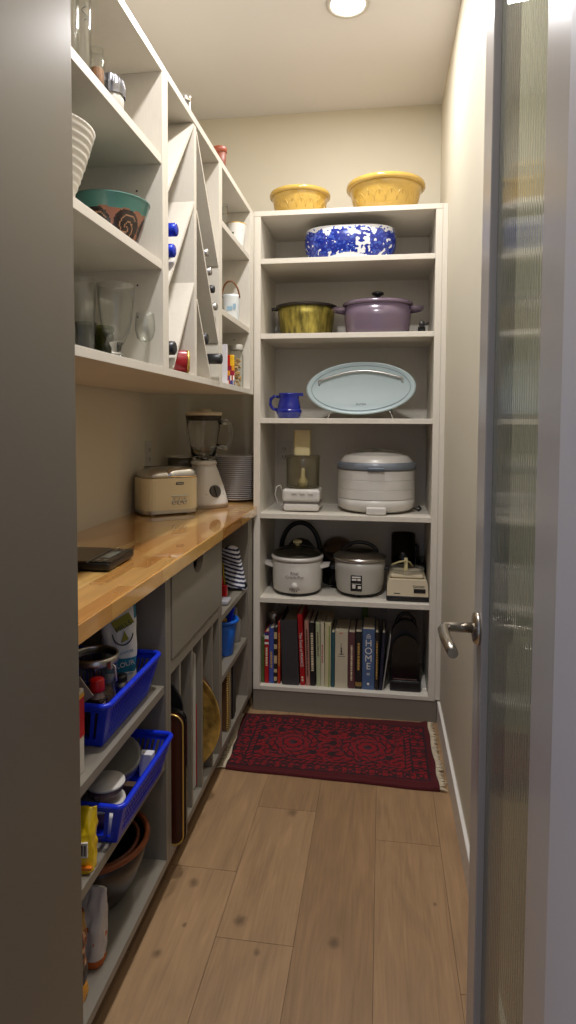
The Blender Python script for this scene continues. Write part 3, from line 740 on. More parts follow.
b = BM(); box(b, .018, .040, -.0038, -.003, .150, .152); box(b, .012, .045, -.0038, -.003, .140, .1415); box(b, .026, .028, -.0038, -.003, .165, .20); obj('ornament', b, BLET, k)
k = book('maroon book left of the black spined book', -.1345, -.105, .362, (92, 54, 58)); marks(k, .0295, .24, .15, .8, 14, CT, .25)
k = book('black spined book left of the blue HOME book', -.104, -.0745, .366, (30, 27, 27), band=((.05, .12, (140, 110, 60)),)); marks(k, .0295, .24, .35, .85, 15, GT, .3)
k = book('thick slate blue book titled HOME', -.0735, -.0195, .380, (76, 100, 138))
for i, ch in enumerate('HOME'):
    text('title', ch, .042, k, WLET, (.027, -.0038, .205 - i * .034), TR)
b = BM(); box(b, .017, .037, -.0038, -.003, .228, .231); box(b, .017, .037, -.0038, -.003, .236, .239); box(b, .022, .032, -.0038, -.003, .243, .246); lathe(b, [(0, 0), (.006, 0), (.006, .0006), (0, .0006)], 14, M=Matrix.Translation((.027, -.003, .024)) @ Matrix.Rotation(PI / 2, 4, 'X')); box(b, .020, .034, -.0038, -.003, .070, .072); box(b, .020, .034, -.0038, -.003, .064, .066)
obj('ornament', b, WLET, k)
k = book('narrow black and gold book right of HOME', -.0185, -.002, .367, (36, 30, 26)); marks(k, .0165, .24, .2, .9, 17, GT, .35)
k = book('dark navy book right of the narrow gold lettered book', -.001, .013, .368, (30, 32, 52), lean=3.0)
k = book('thin magazine with white edge leaning towards the black appliance', .0145, .0185, .352, (190, 186, 180), lean=7.5)
t = thing('kitchen_appliance', 'glossy black domed kitchen appliance standing on end, right of the books', 'appliance', (.113, .13, BZ))
obj('base', box(BM(), -.066, .066, -.095, .06, 0, .046, .006), BLACK, t)
def dome(w, z0, z1, n=18):
    r = w; zc = z1 - r * 1.15
    return [(-w, z0), (w, z0)] + [(w * math.cos(a), zc + r * 1.15 * math.sin(a)) for a in [PI * i / n for i in range(n + 1)]]
b = BM(); prism(b, dome(.057, .0465, .243), 'y', -.085, -.055); obj('front_plate', b, BLACKG, t)
b = BM(); prism(b, dome(.060, .0465, .300), 'y', -.050, -.005); obj('rear_plate', b, BLACK, t)
b = BM(); box(b, -.052, .050, -.0875, -.085, .050, .0535); obj('chrome_strip', b, STEEL, t)
b = BM(); tube(b, [(.04 * math.cos(a), -.03, .275 + .050 * math.sin(a)) for a in [PI * i / 12 for i in range(13)]], .008, 8); obj('handle', b, BLACK, t)
b = BM(); box(b, -.010, .010, -.05, .06, 0, .012, .002); tag(obj('paper_packet', b, WLET, loc=(.196, .10, BZ)), 'small white paper packet in the right corner of the bottom shelf', 'packet')
t = thing('paper_folder', 'green and white papers standing behind the HOME book', 'papers', (-.055, .30, BZ + .002))
obj('green_sheet', box(BM(), -.03, .0, 0, .003, 0, .325), mat('green paper', lin(110, 140, 60), .6), t, rot=(math.radians(-4), 0, 0))
obj('white_sheet', box(BM(), .003, .09, .006, .009, 0, .315), mat('grey paper', lin(170, 168, 160), .7), t, rot=(math.radians(-4), 0, 0))
t = thing('metal_scoop', 'small steel scoop lying on top of the leftmost books', 'scoop', (-.482, .13, .3635))
obj('cup', lathe(BM(), shell([(0, 0), (.014, 0), (.022, .02), (.025, .045)], .0015), 24), STEEL, t)
b = BM(); tube(b, [(0, .024, .04), (0, .08, .050), (0, .11, .05)], .004, 8); obj('handle', b, STEEL, t)

# ================================================================== WORKTOP
t = thing('kitchen_scale', 'flat black digital kitchen scale at the near end of the worktop', 'kitchen scale', (-.74, -1.185, .914), rz=math.radians(2))
obj('body', box(BM(), -.095, .090, -.085, .085, .003, .022, .006, seg=3), BLACK, t)
obj('weighing_plate', box(BM(), -.095, .030, -.083, .083, .0222, .0262, .002), mat('dark steel plate', (.20, .185, .16, 1), .3, 1), t)
obj('plate_edge', box(BM(), .031, .035, -.083, .083, .022, .0265, .001), STEEL, t)
cp = obj('control_panel', box(BM(), .037, .092, -.080, .080, .0215, .0245, .001), BLACKG, t)
obj('display', box(BM(), .046, .072, -.035, .040, .0246, .0252), mat('lcd grey', lin(96, 100, 92), .2), cp)
b = BM()
for y in (-.066, -.055, .050, .062): box(b, .046, .056, y - .004, y + .004, .0246, .0256, .0008); box(b, .066, .076, y - .004, y + .004, .0246, .0256, .0008)
obj('button', b, STEEL, cp)
for x in (-.07, .07):
    for y in (-.06, .06): obj('foot', lathe(BM(), [(0, 0), (.008, 0), (.008, .004), (0, .004)], 14, c=(x, y, 0)), BLACK, t)

rz = math.radians(39)
t = thing('toaster', 'cream rounded toaster with chrome top on the worktop', 'toaster', (-.858, -.265, .914), rz=rz)
obj('base', box(BM(), -.112, .112, -.080, .080, .006, .020, .040, only='z', seg=5), STEEL, t)
obj('body', box(BM(), -.115, .115, -.084, .084, .0205, .145, .045, only='z', seg=6), CREAM, t)
def loaf(bm, hx, hy, z0, h, xa=None, xb=None, n=8):
    # rounded cover: superellipse footprint that shrinks towards the top
    pr = [(math.cos(PI / 2 * i / n) ** .45 if i < n else 0, z0 + h * math.sin(PI / 2 * i / n) ** .9) for i in range(n + 1)]
    lathe(bm, [(0, z0)] + pr, 72, sx=hx, sy=hy, power=4.5)
    return bm
b = BM(); loaf(b, .108, .080, .1455, .040); obj('top_cover', b, STEEL, t)
b = BM(); loaf(b, .070, .048, .1465, .041); bmesh.ops.translate(b, vec=(.038, -.036, 0), verts=b.verts); obj('crumb_shield', b, CHROME, t)
b = BM(); box(b, -.080, .080, .014, .036, .183, .1865); obj('slot', b, BLACK, t)
obj('badge', box(BM(), .012, .044, -.0868, -.083, .118, .128, .002), mat('dark badge', lin(70, 66, 60), .3), t)
b = BM(); box(b, .016, .040, -.0874, -.0866, .121, .1245); obj('badge_print', b, STEEL, t)
lv = obj('lever_bar', box(BM(), -.006, .058, -.092, -.083, .072, .077, .0015), STEEL, t)
for i in range(3):
    obj('button', lathe(BM(), [(.005, 0), (.0095, 0), (.0095, .004), (.005, .005), (.005, 0)], 20, M=Matrix.Translation((.004 + i * .022, -.0838, .050)) @ Matrix.Rotation(PI / 2, 4, 'X')), STEEL, t)
b = BM()
for i in range(3): box(b, .002 + i * .022, .006 + i * .022, -.0848, -.0838, .061, .064)
obj('button_marks', b, BLET, t)
for x in (-.075, .075):
    for y in (-.055, .055): obj('foot', lathe(BM(), [(0, 0), (.011, 0), (.009, .007), (0, .007)], 16, c=(x, y, 0)), CREAMP, t)

rzb = math.radians(46)
t = thing('blender', 'white kitchen blender with glass jug beside the toaster', 'blender', (-.764, -.045, .914), rz=rzb)
def bl(u, v):
    a = 2 * PI * u; z = v
    s = 1 - .50 * z ** 1.25
    fy = .112 * s if math.sin(a) < 0 else .088 * s
    k = (abs(math.cos(a)) ** 2.8 + abs(math.sin(a)) ** 2.8) ** (-1 / 2.8)
    return (.090 * s * k * math.cos(a), fy * k * math.sin(a) , .012 + .168 * z)
b = BM(); grid(b, bl, 64, 14); bmesh.ops.remove_doubles(b, verts=b.verts, dist=1e-5); bmesh.ops.holes_fill(b, edges=[e for e in b.edges if e.is_boundary], sides=0)
obj('base', b, PLASTW, t)
b = BM(); lathe(b, [(0, 0), (.94, 0), (.98, .012), (0, .0125)], 56, sx=.090, sy=.098, power=2.8, M=Matrix.Translation((0, -.01, 0))); obj('foot_rim', b, PLASTG, t)
sl = math.atan2(.056, .168)
Mk = Matrix.Translation((.0, -.089, .070)) @ Matrix.Rotation(PI / 2 - sl * .85, 4, 'X')
kn = obj('control_knob', lathe(BM(), [(0, 0), (.028, 0), (.026, .012), (.022, .014), (0, .014)], 32, M=Mk), mat('charcoal plastic', lin(70, 66, 62), .4), t)
obj('knob_grip', box(BM(), -.005, .005, -.024, .024, .0145, .022, .002, M=Mk @ Matrix.Rotation(.15, 4, 'Z')), mat('charcoal plastic', lin(70, 66, 62), .4), kn)
b = BM()
for i in range(9):
    a = -2.9 + i * .33; box(b, .043 * math.cos(a) - .002, .043 * math.cos(a) + .002, .043 * math.sin(a) - .002, .043 * math.sin(a) + .002, -.001, .003, M=Mk)
obj('dial_marks', b, mat('grey print', lin(120, 132, 136), .5), t)
b = BM(); box(b, -.014, .014, -.004, .004, 0, .003, .001, M=Matrix.Translation((0, -.066, .140)) @ Matrix.Rotation(PI / 2 - sl * 1.2, 4, 'X')); obj('badge', b, STEEL, t)
obj('jug_collar', lathe(BM(), [(.044, .180), (.056, .181), (.057, .190), (.050, .200), (.044, .199), (.044, .180)], 40), PLASTW, t)
jg = obj('glass_jug', lathe(BM(), [(0, .200), (.048, .200), (.052, .215), (.060, .27), (.071, .34), (.075, .372), (.074, .378), (.070, .372), (.066, .34), (.056, .27), (.047, .215), (0, .206)], 56), RGLASS, t)
b = BM(); tube(b, [(.070, 0, .362), (.100, 0, .366), (.118, 0, .352), (.120, 0, .31), (.112, 0, .27), (.098, 0, .252), (.058, 0, .262)], [.009, .010, .010, .0095, .009, .009, .009], 12, M=Matrix.Rotation(-.45, 4, 'Z'))
obj('jug_handle', b, RGLASS, jg)
b = BM(); lathe(b, [(0, .370), (.072, .370), (.076, .378), (.076, .392), (.0, .392)], 48); ld = obj('lid_seal', b, mat('dark seal', lin(54, 48, 40), .5), t)
b = BM(); lathe(b, [(.0, .3925), (.079, .3925), (.080, .402), (.076, .408), (.035, .411), (.034, .420), (.0, .421)], 48); obj('lid', b, CREAMP, t)
b = BM()
for a in (0, PI / 2): box(b, -.030, .030, -.006, .006, .208, .211, M=Matrix.Rotation(a + .3, 4, 'Z'))
lathe(b, [(0, .203), (.014, .203), (.010, .216), (0, .217)], 16); obj('blades', b, STEEL, t)

# stack of plates
proto = None
for i in range(23):
    z = .914 + i * .0088
    if proto is None:
        b = BM(); lathe(b, [(0, 0), (.070, 0), (.076, .003), (.112, .0105), (.1165, .0135), (.1170, .0155), (.114, .0155), (.074, .0065), (0, .0045)], 48)
        proto = tag(obj('plate', b, mat('grey white china', lin(200, 196, 194), .25), loc=(-.682, .205, z)), 'white china plate in the tall stack behind the blender', 'plate', 'stack of white plates behind the blender')
    else:
        o = proto.copy(); C.objects.link(o); o.location = (-.682 + random.uniform(-.0012, .0012), .205 + random.uniform(-.0012, .0012), z)
t = thing('cutting_board', 'brown wooden cutting board standing at the end of the worktop behind the plates', 'cutting board', (-.567, .355, .914))
obj('board', box(BM(), -.009, .009, -.055, .055, 0, .335, .006, seg=2), mat('brown wood', lin(132, 92, 56), .5, var=.2, vscale=20, stretch=(10, 1, 1)), t)
t = thing('steel_colander', 'dark steel strainer on the worktop behind the toaster', 'strainer', (-.905, .06, .914))
obj('bowl', lathe(BM(), shell([(0, .01), (.03, .01), (.05, .06), (.055, .175), (.056, .205)], .002), 36), mat('dark mesh steel', (.16, .15, .13, 1), .4, .8), t)
obj('rim', lathe(BM(), [(.056, .203), (.062, .204), (.062, .209), (.056, .210), (.056, .203)], 36), STEEL, t)
obj('foot_ring', lathe(BM(), [(.025, 0), (.04, 0), (.036, .012), (.028, .012), (.025, 0)], 30), STEEL, t)

# ================================================================== WALL CABINET CONTENTS
S1, S2, S0 = 1.945, 1.684, 1.418
def vase(label, c, r, h):
    o = obj('glass_vase', lathe(BM(), shell([(0, 0), (r * .9, 0), (r, .004), (r * .96, h * .4), (r * 1.0, h * .8), (r * 1.12, h)], .002), 40), GLASS, loc=c)
    tag(o, label, 'vase', 'tall glass vases'); return o
vase('tall clear glass vase with etched mark, farther of the pair on the top shelf', (-.602, -1.464, S1), .0165, .20)
vase('tall clear glass vase beside the entry panel, nearer of the pair on the top shelf', (-.600, -1.520, S1), .0165, .20)
b = BM(); tube(b, [(.0182 * math.cos(-.9 + .14 * math.sin(i * .9) * 2.2), .0182 * math.sin(-.9 + .14 * math.sin(i * .9) * 2.2), .125 + i * .0035) for i in range(9)], .0009, 5)
obj('etched_mark', b, mat('etched grey', lin(90, 88, 84), .5), bpy.data.objects['glass_vase'])
t = thing('spice_jar', 'glass jar half filled with brown spice on the top shelf', 'jar', (-.602, -1.402, S1), group=None)
obj('glass', lathe(BM(), shell([(0, 0), (.0145, 0), (.0165, .004), (.0165, .075), (.0140, .088), (.0150, .112)], .002), 36), GLASS, t)
obj('spice', lathe(BM(), [(0, .003), (.0145, .003), (.0145, .070), (.008, .075), (0, .073)], 30), mat('brown spice', lin(120, 78, 40), .8, var=.35, vscale=120), t)
t = thing('covered_bowl', 'small white bowl covered in crinkled foil on the top shelf', 'bowl', (-.612, -1.315, S1))
obj('bowl', lathe(BM(), shell([(0, 0), (.020, 0), (.024, .006), (.030, .04), (.032, .076)], .003), 36), PLASTG, t)
b = BM()
def foil(u, v):
    a = 2 * PI * u; r = [.0335, .035, .030, .018, .0][min(4, int(v * 4.001))]; z = [.058, .078, .096, .103, .104][min(4, int(v * 4.001))]
    k = 1 + .07 * noise.noise(Vector((math.cos(a) * 5, math.sin(a) * 5, v * 6)))
    return (r * k * math.cos(a), r * k * math.sin(a), z + .005 * noise.noise(Vector((math.cos(a) * 4, math.sin(a) * 4, v * 9 + 3))))
grid(b, foil, 40, 4, smooth=False); obj('foil', b, mat('crinkled foil', (.17, .17, .18, 1), .36, 1, bump=.6, bscale=90), t)
# shelf two: ribbed white bowl, teal and brown bowl
b = BM(); pr = [(0, 0), (.045, 0), (.048, .006)]
for i in range(1, 40):
    f = i / 39; pr.append((.048 + .056 * f ** .75 + .0011 * math.sin(f * 70), .006 + .150 * f))
lathe(b, shell(pr, .004), 60); tag(obj('ribbed_bowl', b, mat('white stoneware', lin(214, 208, 196), .4), loc=(-.660, -1.535, S2)), 'deep white ribbed bowl on the middle shelf, partly behind the entry panel', 'bowl')
t = thing('pottery_bowl', 'wide teal rimmed pottery bowl with brown swirl decoration on the middle shelf', 'bowl', (-.648, -1.241, S2))
t.scale = (.93, .93, 1)
teal = vcol('teal and clay glaze', .25, coat=.4)
pr = [(0, 0), (.056, 0), (.058, .006), (.071, .026), (.083, .056), (.090, .082), (.100, .110)]
b = BM(); out = []
for (r0, z0), (r1, z1) in zip(pr[1:], pr[2:]):
    for i in range(8): out.append((r0 + (r1 - r0) * i / 8, z0 + (z1 - z0) * i / 8))
out.append(pr[-1])
lathe(b, [(0, 0)] + out, 150); o = obj('body', b, teal, t)
TEAL, CLAY, DKB, CRM = lin(74, 122, 112), lin(140, 92, 68), lin(46, 34, 30), lin(150, 112, 84)
def pc(p, n):
    a = math.atan2(p.y, p.x) + PI; z = p.z
    if z > .080 + .008 * noise.noise(Vector((a * 3, 0, 0))): return TEAL
    for (ac, zc, rad) in [(.62 + k * .95, .042, .038) for k in range(7)]:
        da = (a - ac) * .085; dz = z - zc; q = math.hypot(da, dz)
        if q < rad:
            return CRM if (math.sin(math.atan2(dz, da) * 2 + q * 420) > .72 and q < rad * .8) else DKB
    return CLAY
paint(o, pc)
obj('inner_glaze', lathe(BM(), [(0, .008), (.052, .008), (.067, .030), (.079, .058), (.086, .083), (.0965, .110), (.0995, .113), (.1015, .112), (.1005, .1095)], 80), mat('teal glaze', TEAL, .2, coat=.4), t)
# bottom shelf: goblet and glasses
def goblet(label, c, s=1.):
    t = thing('goblet', label, 'glass', c, group=None)
    pr = [(0, .0), (.036, 0), (.038, .003), (.020, .010), (.012, .020), (.013, .034), (.020, .046), (.034, .075), (.041, .105), (.046, .15), (.049, .196), (.0475, .197), (.0445, .15), (.0395, .105), (.032, .078), (.016, .056), (0, .052)]
    obj('stem', lathe(BM(), [(r * s, z * s) for r, z in pr[:7]] + [(.016 * s, .0475 * s), (0, .049 * s)], 56), RGLASS, t)
    obj('bowl', lathe(BM(), [(r * s, z * s) for r, z in pr[6:]], 56), GLASS, t)
    return t
goblet('large clear glass goblet at the front of the bottom shelf', (-.604, -1.312, S0), .87)
goblet('clear goblet at the back of the shelf behind the large front goblet', (-.850, -1.21, S0), .86)
GG = 'clear glasses on the bottom shelf'
def tumbler(label, c, r, h):
    o = obj('tumbler', lathe(BM(), [(0, 0), (r * .72, 0), (r * .76, .003), (r, h), (r - .0018, h), (r * .72, .010), (0, .010)], 40), GLASS, loc=c); tag(o, label, 'glass', GG); return o
def wine_glass(label, c, s):
    o = obj('wine_glass', lathe(BM(), [(r * s, z * s) for r, z in [(0, 0), (.034, 0), (.035, .002), (.008, .008), (.004, .02), (.004, .075), (.010, .085), (.030, .105), (.038, .135), (.036, .175), (.033, .20), (.0318, .20), (.0348, .175), (.0366, .135), (.029, .107), (0, .088)]], 40), GLASS, loc=c)
    tag(o, label, 'glass', GG); return o
tumbler('tapered clear tumbler at the near left of the bottom shelf, beside the panel', (-.645, -1.402, S0), .034, .165)
tumbler('clear tumbler behind the near left tumbler', (-.73, -1.335, S0), .034, .155)
wine_glass('stemmed wine glass behind the foot of the large goblet', (-.800, -1.270, S0), .85)
wine_glass('small stemmed wine glass right of the large goblet, beside the cabinet side', (-.590, -1.170, S0), .66)
t_ = tumbler('olive tinted short tumbler behind the right side of the goblet foot', (-.700, -1.172, S0), .028, .10); t_.data.materials[0] = thin_glass('olive glass', (.62, .66, .40))
t_ = tumbler('olive tinted short tumbler between near tumbler and goblet', (-.715, -1.245 + .01, S0), .026, .10); t_.data.materials[0] = MATS['olive glass']
# on top of the wall cabinets
t = thing('tea_tin', 'small steel lidded tin standing on top of the wine rack cabinet', 'tin', (-.590, -.838, UZ1))
obj('body', lathe(BM(), [(0, 0), (.017, 0), (.018, .003), (.018, .055), (0, .056)], 30), STEEL, t)
obj('lid', lathe(BM(), [(.0185, .054), (.0195, .056), (.0195, .070), (.012, .076), (0, .078)], 30), CHROME, t)
t = thing('flower_pot', 'small brown clay pot on top of the wall cabinets near the far shelves', 'pot', (-.600, -.395, UZ1))
obj('body', lathe(BM(), shell([(0, 0), (.017, 0), (.019, .004), (.022, .05), (.024, .092)], .003), 32), mat('brown clay', lin(128, 70, 48), .5), t)
obj('rim', lathe(BM(), [(.0235, .090), (.0265, .092), (.0265, .108), (.0225, .110), (.0225, .092), (.0235, .090)], 32), mat('red brown clay', lin(146, 72, 46), .45), t)
# ---- wine rack: bottles lie with their necks towards the room
def bottle(label, y, z, glass, cap, r=.030, front=-.545, group='wine bottles in the slanted rack', cr=.0155, cl=.05):
    t = thing('wine_bottle', label, 'bottle', (front, y, z), group=group)
    M = Matrix.Rotation(-PI / 2, 4, 'Y')
    obj('glass', lathe(BM(), [(0, .305), (r * .8, .304), (r, .296), (r, .115), (r * .75, .09), (.0135, .070), (.0125, .012), (0, .012)], 36, M=M), glass, t)
    obj('capsule', lathe(BM(), [(0, 0), (cr * .8, 0), (cr, .003), (cr, cl), (cr - .003, cl), (0, cl - .002)], 28, M=M), cap, t)
    return t
GRN = mat('dark bottle glass', lin(34, 44, 28), .08); PALEB = mat('pale bottle glass', lin(120, 130, 96), .08)
CB = mat('blue foil', lin(24, 52, 190), .25, .3); CK = mat('black foil', lin(40, 40, 42), .35); CS = mat('silver foil', (.55, .53, .5, 1), .25, .9)
bottle('wine bottle with blue capsule, upper of the blue pair in the left rack', -1.052, 1.788, GRN, CB, r=.028, cr=.0175)
bottle('wine bottle with blue capsule, lower of the blue pair in the left rack', -1.0715, 1.728, GRN, CB, r=.028, cr=.0175)
bottle('wine bottle with black capsule at the bottom left of the rack', -1.070, 1.474, GRN, CK, r=.028, cr=.0185)
for i, (y, z) in enumerate(((-.730, 1.812), (-.696, 1.762), (-.661, 1.713), (-.626, 1.663))):
    bottle('silver capped wine bottle on the upper right slanted divider, %s' % ('topmost', 'second down', 'third down', 'lowest')[i], y, z, GRN, (CS, CS, CK, CS)[i], r=.026, front=-.549, cr=.013)
bottle('wine bottle with black capsule just above the lowest right slanted divider', -.716, 1.545, GRN, CK, r=.028, cr=.018, front=-.556)
bottle('wine bottle with long black capsule sticking out at the lower right of the rack', -.645, 1.488, PALEB, CK, r=.028, cr=.0175, front=-.528, cl=.075)
t = thing('red_tin', 'red cylindrical tin with gold rimmed end lying in the wine rack', 'tin', (-.556, -.918, 1.4525), rz=math.radians(22))
M = Matrix.Rotation(-PI / 2, 4, 'Y')
obj('body', lathe(BM(), [(.0, .002), (.030, .002), (.032, .004), (.032, .15), (0, .151)], 40, M=M), mat('dark red tin', lin(150, 22, 34), .3), t)
obj('gold_end', lathe(BM(), [(0, .003), (.022, .003), (.0245, -.0005), (.0315, -.001), (.0328, .003), (.0328, .006), (.030, .006), (0, .006)], 40, M=M), GOLD, t)
# ---- cabinet at the far end of the wall row
R1, R2 = 1.975, 1.673
tag(obj('small_glass', lathe(BM(), shell([(0, 0), (.014, 0), (.016, .004), (.019, .03), (.0195, .10), (.017, .125)], .0015), 30), GLASS, loc=(-.605, -.325, R1)), 'small clear glass at the left of the upper right shelf', 'glass')
t = thing('gold_rim_cup', 'white cup with gold rim and green leaf pattern on the upper right shelf', 'cup', (-.600, -.140, R1))
cupm = vcol('floral china', .2, coat=.3)
o = obj('body', lathe(BM(), [(0, 0), (.026, 0), (.027, .004), (.033, .02)] + [(.033 + .011 * i / 24, .02 + .086 * i / 24) for i in range(1, 25)] + [(.042, .1065), (.030, .02), (0, .014)], 90), cupm, t)
paint(o, lambda p, n: lin(200, 160, 60) if p.z > .101 else (lin(90, 110, 70) if (noise.noise(p * 55 + Vector((3, 1, 8))) > .42 and .035 < p.z < .09) else (lin(160, 120, 110) if noise.noise(p * 70) > .55 and p.z < .09 else lin(236, 232, 224))))
obj('handle', tube(BM(), [(-.034, 0, .095), (-.058, 0, .092), (-.06, 0, .06), (-.034, 0, .045)], .004, 8), cupm, t)
paint(t.children[-1], lambda p, n: lin(236, 232, 224))
t = thing('pail', 'small white enamel pail with brown wicker handle on the middle right shelf', 'pail', (-.600, -.215, R2))
obj('body', lathe(BM(), shell([(0, 0), (.030, 0), (.0315, .003), (.034, .10), (.036, .108)], .002), 40), mat('white enamel', lin(226, 230, 230), .25, coat=.3), t)
b = BM(); box(b, -.008, .012, -.036, -.0335, .045, .06); box(b, .016, .026, -.034, -.031, .05, .07); obj('printed_mark', b, mat('pale blue print', lin(150, 185, 205), .5), t)
obj('handle', tube(BM(), [(-.035 * math.cos(a), -.006 - .018 * math.sin(a), .098 + .062 * math.sin(a)) for a in [PI * i / 16 for i in range(17)]], .0035, 8), WICK, t)
t = thing('snack_jar', 'glass jar of tan dried pieces with white lid at the bottom right', 'jar', (-.590, -.178, S0))
obj('glass', lathe(BM(), shell([(0, 0), (.028, 0), (.031, .004), (.031, .125), (.026, .142), (.026, .15)], .002), 40), GLASS, t)
b = BM(); rnd = random.Random(3)
for i in range(60):
    a = rnd.uniform(0, 2 * PI); r = rnd.uniform(.004, .022); z = rnd.uniform(.010, .118); q = rnd.uniform(0, 6.3); l = .012
    tube(b, [(r * math.cos(a) - l / 2 * math.cos(q), r * math.sin(a) - l / 2 * math.sin(q), z), (r * math.cos(a), r * math.sin(a), z + rnd.uniform(-.004, .006)), (r * math.cos(a) + l / 2 * math.cos(q) * .4, r * math.sin(a) + l / 2 * math.sin(q) * .4, z + rnd.uniform(-.006, .006))], .0042, 6)
o = obj('contents', b, mat('dry noodles', lin(206, 168, 104), .6, var=.2, vscale=60), t); o['kind'] = 'stuff'
obj('lid', lathe(BM(), [(.0, .1505), (.028, .1505), (.0285, .154), (.0285, .170), (.026, .173), (0, .173)], 36), PLASTG, t)
b = BM(); box(b, -.021, .021, -.006, .006, 0, .122, .004); pk = vcol('printed packet', .3)
bmesh.ops.subdivide_edges(b, edges=b.edges[:], cuts=5, use_grid_fill=True)
o = tag(obj('snack_packet', b, pk, loc=(-.592, -.285, S0)), 'small red and yellow printed packet beside the jar of tan pieces', 'packet')
def pkc(p, n):
    if p.z > .088: return lin(196, 24, 26) if p.x < .004 else lin(240, 190, 40)
    q = noise.noise(p * 140)
    if p.z > .05: return lin(150, 30, 60) if q > .1 else lin(224, 150, 40)
    return lin(235, 225, 210) if q > .05 else (lin(60, 70, 130) if q > -.25 else lin(180, 60, 50))
paint(o, pkc)
b = BM(); box(b, -.012, .012, -.004, .004, 0, .145, .0015); tag(obj('white_carton', b, mat('white carton', lin(222, 218, 222), .5), loc=(-.576, -.425, S0)), 'narrow white carton left of the red and yellow packet', 'carton')
t = thing('round_steel_tin', 'dark lidded tin behind the jar of tan pieces', 'tin', (-.66, -.33, S0))
obj('body', lathe(BM(), [(0, 0), (.03, 0), (.03, .10), (0, .10)], 30), mat('grey tin', lin(150, 146, 138), .4), t); obj('lid', lathe(BM(), [(0, .1005), (.032, .1005), (.032, .125), (0, .128)], 30), BLACK, t)

# ================================================================== BASE CABINET CONTENTS
def basket(label, c, wx, wy, h, flare, slots, mesh_side):
    """open plastic basket: c is the near right bottom corner region centre"""
    t = thing('plastic_basket', label, 'basket', c, group='blue plastic baskets')
    bx, by = wx / 2, wy / 2
    def at(side, f, z):       # side 0:+x 1:-x 2:+y 3:-y
        s = flare * z / h; X, Y = bx - flare + s, by - flare + s
        if side == 0: return Vector((X, -Y + 2 * Y * f, z))
        if side == 1: return Vector((-X, -Y + 2 * Y * f, z))
        if side == 2: return Vector((-X + 2 * X * f, Y, z))
        return Vector((-X + 2 * X * f, -Y, z))
    obj('floor_panel', box(BM(), -bx + flare, bx - flare, -by + flare, by - flare, 0, .003, .0008), BLUEB, t)
    for side in range(4):
        b = BM(); n = slots if side < 2 else max(4, int(slots * wx / wy) // (2 if side == 3 else 1))
        def bar(f0, f1, z0, z1, th=.0016):
            tmp = bmesh.new(); nrm = [Vector((1, 0, 0)), Vector((-1, 0, 0)), Vector((0, 1, 0)), Vector((0, -1, 0))][side]
            q = [at(side, f0, z0), at(side, f1, z0), at(side, f1, z1), at(side, f0, z1)]
            A = [tmp.verts.new(v + nrm * th) for v in q]; B = [tmp.verts.new(v - nrm * th) for v in q]
            tmp.faces.new(A); tmp.faces.new(B[::-1])
            for i in range(4): tmp.faces.new([A[i], A[(i + 1) % 4], B[(i + 1) % 4], B[i]])
            bmesh.ops.recalc_face_normals(tmp, faces=tmp.faces); merge(b, tmp)
        bar(0, 1, 0, .016); bar(0, 1, h - .014, h)
        bar(0, .07, .016, h - .014); bar(.93, 1, .016, h - .014)
        for i in range(n):
            f = .07 + .86 * (i + .5) / n; wdt = .86 / n * .17
            bar(f - wdt, f + wdt, .016, h - .014)
        if mesh_side and side < 2:
            for z in (.033, .050, .067): bar(.07, .93, z, z + .006)
        obj('side_wall', b, BLUEB, t)
    b = BM(); ring = []
    R = .016
    for cx, cy, a0 in ((bx - R, by - R, 0), (-bx + R, by - R, PI / 2), (-bx + R, -by + R, PI), (bx - R, -by + R, 3 * PI / 2)):
        for k in range(7):
            a = a0 + PI / 2 * k / 6; ring.append((cx + R * math.cos(a), cy + R * math.sin(a), h))
    tube(b, ring, .0065, 10, closed=True); obj('rim', b, BLUEB, t)
    return t
basket('upper blue plastic basket with narrow side slots, holding a paper bag and jars', (-.691, -1.315, .5833), .262, .318, .098, .026, 24, False)
basket('lower blue plastic basket with lattice sides, holding tubs, sticking out', (-.657, -1.322, .3783), .262, .318, .094, .026, 20, True)

# upper basket contents
UB = .5868
t = thing('clamp_jar', 'glass storage jar with steel clamp and rim in the upper basket', 'jar', (-.641, -1.362, UB))
obj('glass', lathe(BM(), shell([(0, 0), (.045, 0), (.050, .005), (.051, .133), (.048, .148), (.048, .155)], .003), 44), GLASS, t)
obj('steel_rim', lathe(BM(), [(.0475, .147), (.054, .148), (.055, .153), (.0545, .163), (.050, .166), (.0475, .163), (.0475, .147)], 44), STEEL, t)
obj('inner_seal', lathe(BM(), [(.047, .161), (.044, .153), (.03, .145), (0, .143)], 40), GLASSD, t)
b = BM(); tube(b, [(.046, -.026, .157), (.062, -.030, .149), (.065, -.030, .118), (.053, -.026, .109), (.060, -.030, .095), (.062, -.030, .083)], .0024, 8); box(b, .046, .056, -.034, -.020, .143, .161, .002); obj('clamp', b, STEEL, t)
b = BM(); lathe(b, [(0, .004), (.046, .004), (.046, .075), (0, .080)], 30); obj('contents', b, mat('brown dried goods', lin(92, 70, 54), .8, var=.4, vscale=90), t)
t = thing('sauce_bottle', 'squat dark bottle with red screw cap in the upper basket', 'bottle', (-.605, -1.4265, UB + .010))
t.scale = (.74, .74, 1)
obj('body', box(BM(), -.026, .024, -.024, .026, 0, .084, .010, seg=3), mat('dark bottle', lin(52, 36, 32), .25), t)
obj('shoulder', lathe(BM(), [(.022, .084), (.016, .094), (.014, .098), (0, .098)], 30), mat('clear neck', lin(150, 130, 115), .25), t)
obj('cap', lathe(BM(), [(0, .098), (.021, .098), (.022, .101), (.021, .122), (.018, .125), (0, .125)], 32), REDP, t)
b = BM(); box(b, .0225, .0245, -.016, .004, .02, .075); obj('label', b, mat('cream label', lin(190, 180, 160), .6), t)
t = thing('spice_tin', 'small tin with blue label leaning by the clamp jar', 'tin', (-.607, -1.296, UB))
